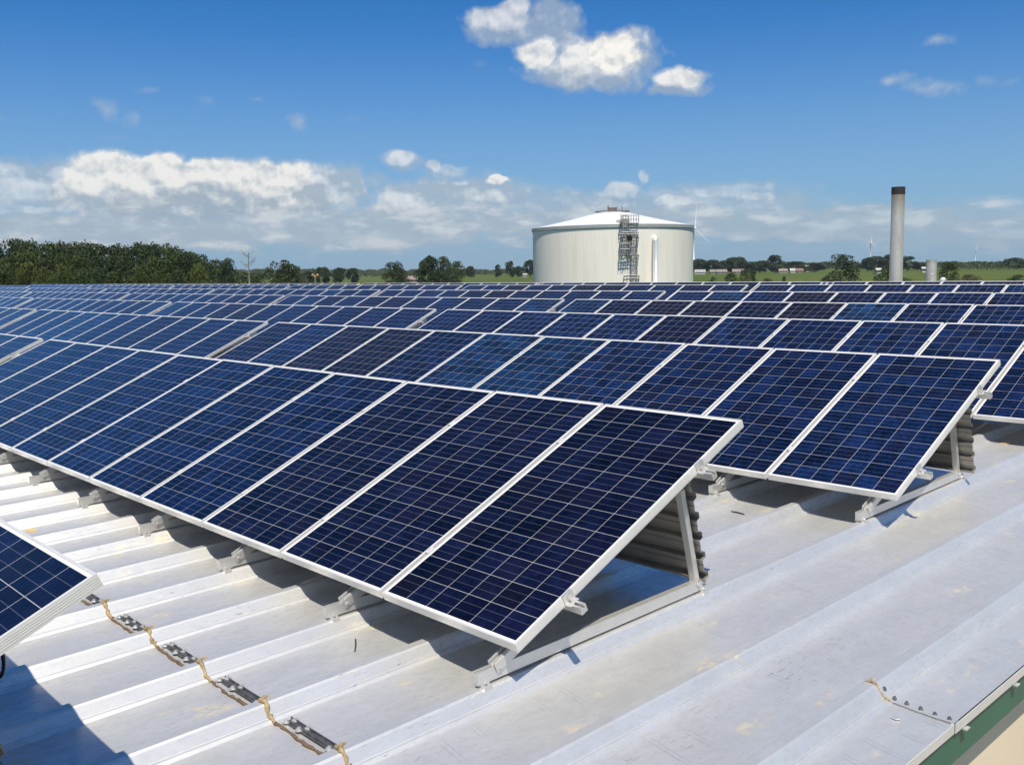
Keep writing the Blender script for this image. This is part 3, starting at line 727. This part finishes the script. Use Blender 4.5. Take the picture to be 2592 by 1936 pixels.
# ------------------------------------------------------------------ stacks and vent
def stack(u, d, vt, wpx, label, cap, name='exhaust_stack'):
    p = at(u, d); r = wpx/2/F*d*.93; z = zat(u, vt, d)-GZ
    m, nt, b = mat('stack_metal')
    tc = N(nt, 'ShaderNodeTexCoord').outputs['Object']; sp = N(nt, 'ShaderNodeSeparateXYZ'); nt.links.new(tc, sp.inputs[0])
    n = NOISE(nt, MAP(nt, tc, scale=(3, 3, .4)), 1.2, 6, .65)
    col = MIX(nt, MR(nt, n, .35, .7), c4((.50, .475, .42)), c4((.66, .64, .58)))
    soot = MA(nt, 'ADD', MR(nt, sp.outputs[2], z-cap*4.2, z-cap*.8, 0, .85), MA(nt, 'MULTIPLY', MA(nt, 'SUBTRACT', n, .5), .9), clamp=True)
    col = MIX(nt, soot if cap else MR(nt, sp.outputs[2], z-.35, z, 0, .5), col, c4((.30, .25, .17)))
    if cap: col = MIX(nt, MR(nt, sp.outputs[2], z-cap*1.0, z-cap*.9, 0, 1), col, c4((.018, .016, .015)))
    nt.links.new(col, b.inputs['Base Color']); b.inputs['Roughness'].default_value = .42; b.inputs['Metallic'].default_value = .45
    t = thing(name, label, 'chimney', p)
    a = MB(); prof = []; zz = 0
    while zz < z-.2: prof += [(r, zz), (r, zz+1.16), (r*1.012, zz+1.165), (r*1.012, zz+1.195), (r, zz+1.2)]; zz += 1.2
    prof = [(a_, b_) for a_, b_ in prof if b_ < z]+[(r, z), (r*.9, z), (r*.88, z-2.0)]
    a.lathe(prof, 40); a.build('flue', m, t, False)
    if cap:
        a = MB(); a.lathe([(r*1.015, z-cap*.95), (r*1.03, z-cap*.95), (r*1.03, z+.02), (r*.9, z+.02), (r*.9, z-.5)], 40); a.build('soot_collar', simple('soot', (.020, .018, .017), .8, 0, .3, 5), t)
    a = MB(); a.lathe([(r*1.35, 0), (r*1.35, .25), (r*1.02, .27)], 40); a.build('base_flange', M['rail'], t)
stack(2268, 60, 475, 31.6, 'tall weathered steel exhaust stack with black sooty top', .42)
stack(2357, 62, 658, 25, 'short pale steel exhaust stack standing beside the tall one', 0)
def vent():
    u, d = 2387.5, 38.0; p = at(u, d); zt_ = zat(u, 702.5, d)
    p.z = ztop(p.y)-RIBH; h = zt_-p.z
    t = thing('roof_vent', 'small mushroom roof vent poking above the rearmost row near the stacks', 'roof vent', p)
    a = MB(); a.lathe([(.13, 0), (.055, .06), (.055, h-.10)], 16); a.build('pipe', M['rail'], t, True)
    a = MB(); a.lathe([(.06, h-.11), (.10, h-.10), (.10, h-.05), (.06, h), (.001, h+.01)], 16); a.build('cap', M['frame'], t, True)
vent()

# ------------------------------------------------------------------ wind turbines
def turbine(u, vh, hub_h, blades, label):
    hz = zat(u, vh, 1000.0)-CAM.z; d = 1000.0*(hub_h+GZ-CAM.z)/hz
    m = simple('turbine_white', (.80, .82, .84), .45, 0, .03, .05)
    p = at(u, d); t = thing('wind_turbine', label, 'wind turbine', p)
    to = Vector((CAM.x-p.x, CAM.y-p.y, 0)).normalized(); rt_ = Vector((0, 0, 1)).cross(to)
    if rt_.dot(RT) < 0: rt_ = -rt_
    yaw = math.radians(48); ax = (to*math.cos(yaw)+rt_*math.sin(yaw)).normalized(); sd2 = Vector((0, 0, 1)).cross(ax).normalized()
    a = MB(); a.tube([(0, 0, 0), (0, 0, hub_h*.5), (0, 0, hub_h-1.2)], [2.1, 1.7, 1.15], 16); a.build('tower', m, t, True)
    hub = Vector((0, 0, hub_h))+ax*3.2
    a = MB(); a.tube([hub-ax*9.5, hub-ax*9, hub-ax*3, hub-ax*1.0], [1.3, 1.9, 1.9, 1.6], 12); a.build('nacelle', m, t, True)
    a = MB(); a.tube([hub-ax*1.0, hub+ax*.6, hub+ax*1.9, hub+ax*2.4], [1.6, 1.6, .9, .1], 12); ro = a.build('hub', m, t, True)
    for ang, L in blades:
        a_ = math.radians(ang); dr = Vector((0, 0, 1))*math.cos(a_)+sd2*math.sin(a_)
        a = MB(); wv = dr.cross(ax).normalized(); n = 8; vs = []; fs = []
        ks = [0, .06, .18, .35, .6, .85, 1.0]; ch = [.8, .8, 1.3, 1.05, .75, .45, .12]
        for k_, c_ in zip(ks, ch):
            cen = hub+ax*.2+dr*(1.0+L*k_)+ax*(.03*L*k_*k_)
            tw = .55*(1-k_); w1 = (wv*math.cos(tw)+ax*math.sin(tw))
            w2 = dr.cross(w1).normalized()
            for j in range(n):
                th = 2*math.pi*j/n; vs.append(cen+w1*(c_*math.cos(th)+c_*.35)+w2*(c_*.22*math.sin(th)+(.5*max(0, .1-k_)*math.sin(th)*8 if k_ < .1 else 0)))
        for i_ in range(len(ks)-1):
            for j in range(n): fs.append((i_*n+j, i_*n+(j+1) % n, (i_+1)*n+(j+1) % n, (i_+1)*n+j))
        fs += [tuple(range(n)), tuple(range((len(ks)-1)*n, len(ks)*n))[::-1]]
        a.add(vs, fs); a.build('blade', m, t, True)
turbine(1755.5, 578.5, 80, ((4, 51), (124, 51), (244, 51)), 'white wind turbine just beyond the cream tank, nearest of the three')
turbine(2202, 615, 80, ((2, 30), (122, 30), (242, 30)), 'white wind turbine above the trees left of the tall stack')
turbine(2467.5, 631, 80, ((8, 36), (128, 36), (248, 36)), 'faint farthest wind turbine on the hazy horizon beyond the short stack')

# ------------------------------------------------------------------ trees
def leaf_mat(name, col, trans=.22):
    m, nt, b = mat(name)
    gi = N(nt, 'ShaderNodeNewGeometry'); oi = N(nt, 'ShaderNodeObjectInfo')
    k = MA(nt, 'MULTIPLY', MA(nt, 'ADD', .62, MA(nt, 'MULTIPLY', gi.outputs['Random Per Island'], .76)), MA(nt, 'ADD', .82, MA(nt, 'MULTIPLY', oi.outputs['Random'], .36)))
    v = N(nt, 'ShaderNodeVectorMath', operation='SCALE'); v.inputs[0].default_value = col; nt.links.new(k, v.inputs['Scale'])
    tint = MIX(nt, MA(nt, 'MULTIPLY', MA(nt, 'FRACT', MA(nt, 'MULTIPLY', oi.outputs['Random'], 5.7)), .6), v.outputs[0], c4((col[0]*1.5, col[1]*1.15, col[2]*.7)))
    nt.links.new(tint, b.inputs['Base Color']); b.inputs['Roughness'].default_value = .65; b.inputs['Specular IOR Level'].default_value = .25
    tr = N(nt, 'ShaderNodeBsdfTranslucent'); nt.links.new(tint, tr.inputs[0])
    mx = N(nt, 'ShaderNodeMixShader'); mx.inputs[0].default_value = trans
    nt.links.new(b.outputs[0], mx.inputs[1]); nt.links.new(tr.outputs[0], mx.inputs[2])
    nt.links.new(mx.outputs[0], nt.nodes['Material Output'].inputs[0]); return m
LM = {'dark': leaf_mat('leaf_dark', (.030, .048, .016)), 'mid': leaf_mat('leaf_mid', (.040, .064, .017)), 'light': leaf_mat('leaf_light', (.062, .088, .019)), 'brown': leaf_mat('leaf_brown', (.075, .072, .030)), 'blue': leaf_mat('leaf_far', (.030, .052, .018))}
BARK = simple('bark', (.10, .08, .06), .9, 0, .25, 4)
def crown_mesh(seed, shape, nleaf=2600, leaf=.045):
    r = random.Random(seed); blobs = []
    if shape == 'round': z0, z1, nb, br = .18, 1.0, 26, .17
    elif shape == 'tall': z0, z1, nb, br = .12, 1.0, 26, .15
    elif shape == 'bush': z0, z1, nb, br = .0, 1.0, 24, .19
    else: z0, z1, nb, br = .22, 1.0, 20, .13
    for i in range(nb):
        t = (i+r.random())/nb; z = z0+(z1-z0)*t
        tt = (z-z0)/(z1-z0)
        if shape == 'bush': env = math.sqrt(max(0, 1-tt**2.0))*.46
        elif shape == 'tall': env = (math.sin(math.pi*min(1, .12+tt*.86))**.6)*.42
        else: env = (math.sin(math.pi*min(1, .16+tt*.80))**.7)*.42
        a = r.uniform(0, 2*math.pi); rr = env*math.sqrt(r.uniform(.25, 1))
        b_ = br*r.uniform(.65, 1.25)
        blobs.append((rr*math.cos(a), rr*math.sin(a), min(z, z1-b_*.55), b_))
    vs, fs = [], []
    wts = [b_[3]**2 for b_ in blobs]
    for _ in range(nleaf):
        bx, by, bz, b_ = r.choices(blobs, wts)[0]
        d = Vector((r.gauss(0, 1), r.gauss(0, 1), r.gauss(0, 1))).normalized()
        if d.z < -.5 and r.random() < .5: d.z = -d.z
        rad = b_*(r.uniform(.55, 1.0)**.5)*r.uniform(.9, 1.12)
        c = Vector((bx, by, bz))+Vector((d.x, d.y, d.z*.85))*rad
        if c.z < .01: c.z = .01+r.random()*.03
        n = (d*.8+Vector((r.gauss(0, 1), r.gauss(0, 1), r.gauss(0, 1)))*.45).normalized()
        a = n.cross(Vector((r.gauss(0, 1), r.gauss(0, 1), r.gauss(0, 1)))).normalized(); b2 = n.cross(a)
        s = leaf*r.uniform(.55, 1.2); o = len(vs)
        vs += [tuple(c+a*s*.6), tuple(c+b2*s*.38+n*s*.1), tuple(c-a*s*.6), tuple(c-b2*s*.38)]
        fs.append((o, o+1, o+2, o+3))
    return vs, fs
def trunk_mb(seed, shape):
    r = random.Random(seed); m = MB(); top = .62 if shape != 'bush' else .5
    m.tube([(0, 0, 0), (.01, 0, top*.35), (.0, .01, top*.7), (.01, 0, top)], [.028, .021, .014, .007], 7)
    for k in range(6):
        a = r.uniform(0, 6.28); z = top*r.uniform(.35, .9); L_ = r.uniform(.14, .30)
        m.tube([(0, 0, z), (L_*.5*math.cos(a), L_*.5*math.sin(a), z+L_*.3), (L_*math.cos(a), L_*math.sin(a), z+L_*.7)], [.010, .007, .003], 5)
    return m
CR = {}
for nm, shp, seeds in (('round', 'round', (1, 2, 3, 4)), ('tall', 'tall', (5, 6)), ('bush', 'bush', (7, 8, 9)), ('sparse', 'sparse', (10, 11))):
    for q, s in enumerate(seeds):
        vs, fs = crown_mesh(s, shp, 1700 if shp == 'sparse' else 3000)
        far = crown_mesh(s, shp, 3000, .066)
        for mk in LM:
            if mk == 'blue': vs, fs = far
            me = bpy.data.meshes.new('crown'); me.from_pydata(vs, [], fs); me.materials.append(LM[mk]); me.update(); CR[(nm, q, mk)] = me
TRK = {s: trunk_mb(20+i, s).mesh('trunk', [BARK], True) for i, s in enumerate(('round', 'bush'))}
def tree(u, d, vt, wpx, shape, q, mk, label, name='tree', cat='tree', group=None, rz=None):
    p = at(u, d); h = zat(u, vt, d)-GZ; w_ = wpx/F*d*1.06
    t = thing(name, label, cat, p, (0, 0, rz if rz is not None else rnd.uniform(0, 6.28)), group); t.scale = (w_, w_, h*.93)
    link('trunk', TRK['bush' if shape == 'bush' else 'round'], t); link('crown', CR[(shape, q, mk)], t)
    return t
# the wood on the left: three ranks, tall behind
wr = random.Random(5)
back = [(-70, 600), (-20, 602), (30, 602), (68, 601), (105, 613), (140, 610), (172, 612), (212, 609), (245, 613), (285, 615), (318, 614), (352, 611), (388, 613), (415, 611), (440, 618), (468, 630), (500, 637)]
WG = 'dense wood beyond the left end of the array'
for u, v in back:
    tree(u+wr.uniform(-6, 6), wr.uniform(215, 250), v+wr.uniform(-2, 3), wr.uniform(82, 112), 'round', wr.randrange(4), wr.choice(['dark', 'mid', 'mid', 'dark']), 'tall dark broadleaf tree in the back rank of the wood', group=WG)
for u in range(-60, 530, 44):
    v = 640+max(0, (u-420))*.15+wr.uniform(-12, 8)
    tree(u+wr.uniform(-10, 10), wr.uniform(188, 205), v, wr.uniform(70, 105), wr.choice(['round', 'bush']), wr.randrange(3), wr.choice(['dark', 'mid', 'dark', 'mid', 'mid']), 'mid-height broadleaf tree in the middle rank of the wood', group=WG)
for u in range(-50, 545, 50):
    tree(u+wr.uniform(-12, 12), wr.uniform(165, 180), 672+wr.uniform(-13, 10), wr.uniform(56, 84), 'bush', wr.randrange(3), wr.choice(['light', 'mid', 'light', 'light', 'mid']), 'low leafy tree along the front edge of the wood', group=WG)
tree(545, 260, 655, 75, 'round', 1, 'dark', 'dark tree closing the near end of the wood')
tree(577, 240, 651, 62, 'round', 2, 'dark', 'rounded dark tree standing free at the end of the wood')
tree(612, 330, 684, 90, 'bush', 1, 'mid', 'low scrub at the foot of the bare dead tree', 'shrub', 'shrub')
tree(660, 420, 690, 70, 'bush', 2, 'mid', 'green scrub between the dead tree and the spreading tree', 'shrub', 'shrub')
tree(716, 250, 654, 92, 'sparse', 0, 'mid', 'spreading open-crowned tree right of the bare dead tree')
tree(722, 250, 668, 84, 'bush', 0, 'dark', 'dark undergrowth tree below the spreading open-crowned tree')
tree(755, 270, 670, 38, 'sparse', 1, 'brown', 'small leaning tree at the side of the spreading tree')
tree(814, 560, 675, 46, 'round', 0, 'blue', 'rounded field tree behind the twin orange lamp post')
tree(784, 600, 686, 44, 'bush', 2, 'blue', 'low bush left of the twin orange lamp post', 'shrub', 'shrub')
tree(857, 600, 676, 33, 'round', 3, 'blue', 'narrow field tree, first of a pair beyond the lamp post')
tree(892, 620, 677, 36, 'tall', 1, 'blue', 'pointed field tree, second of a pair beyond the lamp post')
tree(996, 330, 661, 62, 'round', 2, 'dark', 'round tree standing alone in the field left of the clump')
tree(1000, 320, 682, 66, 'bush', 1, 'dark', 'dark bush at the foot of the lone round tree', 'shrub', 'shrub')
tree(1082, 330, 645, 58, 'round', 3, 'blue', 'first and greenest tree of the clump left of the tank')
tree(1120, 325, 647, 46, 'round', 1, 'dark', 'middle dark tree of the clump left of the tank')
tree(1153, 320, 659, 50, 'round', 0, 'mid', 'lowest olive tree of the clump left of the tank')
tree(1118, 310, 684, 96, 'bush', 0, 'dark', 'shadowy bush filling the foot of the clump', 'shrub', 'shrub')
tree(1192, 900, 673, 26, 'round', 2, 'blue', 'small round tree between the clump and the tank')
tree(1260, 900, 668, 19, 'tall', 0, 'blue', 'slim tree in the field edge left of the tank')
tree(1292, 880, 659, 27, 'tall', 1, 'blue', 'taller pointed tree in the field edge left of the tank')
tree(1315, 900, 673, 28, 'round', 0, 'blue', 'low round tree between the pointed tree and the tank')
tree(1343, 880, 657, 34, 'round', 1, 'blue', 'tree half hidden by the shaded edge of the tank')
R_ = [(1767, 655, 42, 'round', 0, 'first rounded tree right of the tank, under the turbine'), (1806, 657, 42, 'round', 1, 'second rounded tree right of the tank'), (1840, 652, 40, 'round', 3, 'third tree right of the tank, with a pointed top'), (1862, 650, 46, 'round', 2, 'broad tree in the middle of the row right of the tank'), (1894, 664, 36, 'bush', 0, 'low bushy tree beside the broad one right of the tank'), (1924, 659, 36, 'round', 0, 'round tree left of the square-topped tall tree'), (1962, 643, 42, 'tall', 0, 'tall square-topped tree, highest of the row right of the tank'), (2014, 661, 46, 'round', 1, 'wide low tree beside the small white shed'), (2062, 665, 42, 'round', 2, 'low tree between the white shed and the large bushy tree'), (2196, 652, 30, 'round', 3, 'rounded tree beneath the second wind turbine'), (2216, 648, 44, 'round', 0, 'tree just left of the tall stack'), (2252, 643, 40, 'round', 1, 'tree peeping out behind the tall stack'), (2297, 648, 38, 'round', 2, 'rounded tree between the two stacks'), (2330, 664, 30, 'round', 3, 'low tree behind the short stack'), (2568, 652, 40, 'round', 1, 'dark tree on the skyline at the far right edge'), (2598, 656, 34, 'round', 0, 'tree cut by the right picture edge')]
for u, v, w_, sh, q, lb in R_: tree(u, 950+rnd.uniform(-40, 40), v, w_*1.22, sh, q, 'blue', lb)
tree(2126, 300, 641.5, 84, 'bush', 2, 'dark', 'large bushy dark tree in the near field left of the stacks')
tree(2242, 240, 668, 62, 'bush', 1, 'dark', 'dark bush at the foot of the tall stack', 'shrub', 'shrub')
tree(2402, 300, 661, 46, 'bush', 0, 'dark', 'dark bush right of the short stack', 'shrub', 'shrub')
for u, v, w_, mk, lb in ((1805, 700, 18, 'mid', 'tiny field bush nearest the tank'), (1849, 690, 34, 'dark', 'low dark field bush below the broad tree'), (1884, 681, 26, 'dark', 'slim upright field bush'), (1906, 684, 22, 'dark', 'slim bush beside the upright field bush'), (1986, 698, 14, 'mid', 'tiny round bush alone in the green field'), (2090, 700, 26, 'mid', 'small bush at the foot of the large bushy tree'), (2458, 694, 52, 'brown', 'low brownish bush in the right field'), (2290, 702, 40, 'mid', 'ragged bush between the two stacks'), (2578, 695, 40, 'dark', 'dark bush at the right edge of the field'), (1940, 704, 34, 'brown', 'flat brownish scrub along the panel tops')):
    tree(u, 330+rnd.uniform(-20, 20), v, w_, 'bush', rnd.randrange(3), mk, lb, 'shrub', 'shrub')
# bare dead tree
def dead():
    u, d = 629, 300.0; p = at(u, d); h = zat(u, 638, d)-GZ; r = random.Random(4)
    t = thing('dead_tree', 'bare grey dead tree standing between the wood and the spreading tree', 'tree', p)
    m = MB(); m.tube([(0, 0, 0), (.1, .1, h*.4), (.25, 0, h*.7), (.5, 0, h)], [.28, .22, .14, .04], 7)
    gm = simple('dead_wood', (.21, .19, .175), .9, 0, .15, 2); tr_ = m.build('trunk', gm, t, True)
    m = MB()
    for k in range(16):
        z = h*r.uniform(.40, .95); s = r.choice((-1, 1)); L_ = r.uniform(1.2, 3.8)*(1.25-z/h*.7)
        a = RT*s+fw*r.uniform(-.6, .6); a.z = 0; e = Vector((.2, 0, z))+a*L_+Vector((0, 0, L_*r.uniform(.3, 1.0)))
        mid = Vector((.2, 0, z))+a*L_*.5+Vector((0, 0, L_*.2)); m.tube([(.15, 0, z), mid, e], [.08, .05, .02], 5)
        for _ in range(3):
            q = mid+(e-mid)*r.random(); m.tube([q, q+Vector((r.uniform(-1, 1), r.uniform(-1, 1), r.uniform(.2, 1.2)))], [.035, .012], 4)
    m.build('branches', gm, t)
dead()
# far tree line all round the visible horizon
def treeline():
    r = random.Random(9); vs, fs = [], []
    for (ua, ub, d0, d1, vlo, vhi, n, ls) in ((520, 1500, 1500, 2100, 680, 686, 8000, 4.2), (1650, 2700, 1400, 2000, 663, 668, 8000, 4.0), (-200, 560, 900, 1200, 672, 690, 2500, 2.5), (2380, 2660, 900, 1300, 662, 667, 3000, 2.0)):
        for _ in range(n):
            u = r.uniform(ua, ub); d = r.uniform(d0, d1); p = at(u, d)
            prof = .5+.28*math.sin(u*.061+d0)+.22*math.sin(u*.173+2*d0)
            h = zat(u, (vlo+vhi)/2+(vlo-vhi)*(prof-.5)+(u-1296)*(-.017)*0, d)-GZ
            if h < 3: h = 3+2*prof
            z = h*(r.random()**.6); s = ls*r.uniform(.5, 1.2)
            c = p+Vector((r.uniform(-3, 3), r.uniform(-3, 3), z))
            nrm = (Vector((CAM.x-p.x, CAM.y-p.y, 0)).normalized()*.5+Vector((r.gauss(0, 1), r.gauss(0, 1), abs(r.gauss(0, 1))))*.5).normalized()
            a = nrm.cross(Vector((r.gauss(0, 1), r.gauss(0, 1), r.gauss(0, 1)))).normalized(); b2 = nrm.cross(a); o = len(vs)
            vs += [tuple(c+a*s*.6), tuple(c+b2*s*.45), tuple(c-a*s*.6), tuple(c-b2*s*.45)]; fs.append((o, o+1, o+2, o+3))
    me = bpy.data.meshes.new('treeline'); me.from_pydata(vs, [], fs); me.materials.append(LM['blue']); me.update()
    tag(link('treeline', me), 'long low dark tree line along the far edge of the fields', 'trees', None, 'stuff')
treeline()

# ------------------------------------------------------------------ far houses, lamp post
def house(u, d, wid, dep, hgt, wallc, roofc, label, name='house', cat='house', lift=0.0):
    p = at(u, d); p.z += lift
    ang = math.atan2(RT.y, RT.x)+rnd.uniform(-.3, .3)
    t = thing(name, label, cat, p, (0, 0, ang)); wm = simple('house_wall', wallc, .8, 0, .06, .5); rm_ = simple('house_roof', roofc, .8, 0, .12, .8)
    m = MB(); m.box(-wid/2, wid/2, -dep/2, dep/2, 0, hgt)
    m.add([(-wid/2, -dep/2, hgt), (-wid/2, dep/2, hgt), (-wid/2, 0, hgt+dep*.36), (wid/2, -dep/2, hgt), (wid/2, dep/2, hgt), (wid/2, 0, hgt+dep*.36)], [(0, 2, 1), (3, 4, 5)]); m.build('wall', wm, t)
    m = MB()
    for s in (-1, 1):
        a = [(-wid/2-.4, s*(dep/2+.4), hgt-.25), (wid/2+.4, s*(dep/2+.4), hgt-.25), (wid/2+.4, 0, hgt+dep*.36+.05), (-wid/2-.4, 0, hgt+dep*.36+.05)]
        m.add(a+[(x, y, z+.2) for x, y, z in a], [(0, 1, 2, 3), (7, 6, 5, 4), (0, 4, 5, 1), (1, 5, 6, 2), (2, 6, 7, 3), (3, 7, 4, 0)])
    m.build('roof', rm_, t)
    m = MB()
    for k in range(3): m.box(-wid*.36+k*wid*.3, -wid*.36+k*wid*.3+1.1, -dep/2-.05, -dep/2+.02, 1.0, 2.3)
    m.build('window', M['black'], t)
house(1772, 900, 9, 6, 1.9, (0.46, 0.45, 0.43), (0.31, 0.30, 0.30), 'low white bungalow at the field edge right beside the tank')
house(1805, 900, 6, 5, 2.0, (0.25, 0.23, 0.21), (0.21, 0.19, 0.18), 'grey house under the second tree right of the tank')
house(1826, 900, 9, 6, 1.8, (0.25, 0.21, 0.19), (0.22, 0.18, 0.16), 'long brown-roofed house under the broad tree')
house(1868, 900, 10, 6, 1.8, (0.28, 0.24, 0.21), (0.22, 0.18, 0.16), 'tan house with brownish roof behind the field bushes')
house(1982, 900, 7, 5, 1.8, (0.34, 0.30, 0.27), (0.24, 0.20, 0.17), 'tan house with brown roof by the square-topped tree')
house(2007, 900, 5, 5, 1.9, (0.50, 0.49, 0.44), (0.41, 0.39, 0.37), 'small white house beneath the wide low tree')
house(2023, 900, 6, 5, 1.8, (0.27, 0.18, 0.15), (0.21, 0.13, 0.11), 'small red-brown house beside the white one')
house(2040, 980, 4, 4, 5.0, (0.37, 0.40, 0.41), (0.33, 0.36, 0.36), 'small white shed among the trees of the right field', 'shed', 'shed')
house(2223, 620, 3, 2.6, 2.2, (0.49, 0.49, 0.44), (0.41, 0.40, 0.37), 'pale cottage showing left of the tall stack', 'cottage', 'cottage', .8)
house(2337, 640, 1.8, 2, 2.4, (0.49, 0.48, 0.46), (0.43, 0.42, 0.41), 'narrow white hut between the two stacks', 'hut', 'hut', 1.0)
house(1047, 600, 8, 5, 2.0, (0.25, 0.20, 0.17), (0.24, 0.18, 0.16), 'pinkish brick house between the lone tree and the clump')
house(1327, 900, 5, 4, 1.8, (0.41, 0.41, 0.39), (0.33, 0.33, 0.33), 'pale low house near the shaded edge of the tank')
def lamp():
    u, d = 797.5, 110.0; p = at(u, d); zt_ = zat(u, 697, d)-GZ
    t = thing('lamp_post', 'grey post with two orange caps standing before the field trees', 'lamp post', p)
    m = MB(); m.tube([(0, 0, 0), (0, 0, zt_-.15)], .10, 10); m.tube([tuple(-RT*.32+Vector((0, 0, zt_-.1))), tuple(RT*.32+Vector((0, 0, zt_-.1)))], .05, 8); m.build('post', M['rail'], t, True)
    om = simple('orange_cap', (.30, .15, .055), .5, 0, .15, 3)
    for s in (-1, 1):
        m = MB(); m.lathe([(.01, .18), (.12, .15), (.19, .05), (.20, -.05), (.10, -.10), (.01, -.10)], 14, tuple(RT*.25*s+Vector((0, 0, zt_)))); m.build('orange_cap', om, t, True)
lamp()

# ------------------------------------------------------------------ haze
def haze():
    m = bpy.data.materials.new('haze'); m.use_nodes = True; nt = m.node_tree; nt.nodes.clear()
    o = N(nt, 'ShaderNodeOutputMaterial'); v = N(nt, 'ShaderNodeVolumePrincipled')
    v.inputs['Color'].default_value = (.80, .88, 1.0, 1); v.inputs['Density'].default_value = 7.0e-5; v.inputs['Anisotropy'].default_value = .25
    nt.links.new(v.outputs[0], o.inputs['Volume'])
    b = MB(); b.box(-7300, 7300, -7300, 7300, GZ-1.0, 145.0)
    tag(b.build('haze', m), kind='stuff')
haze()
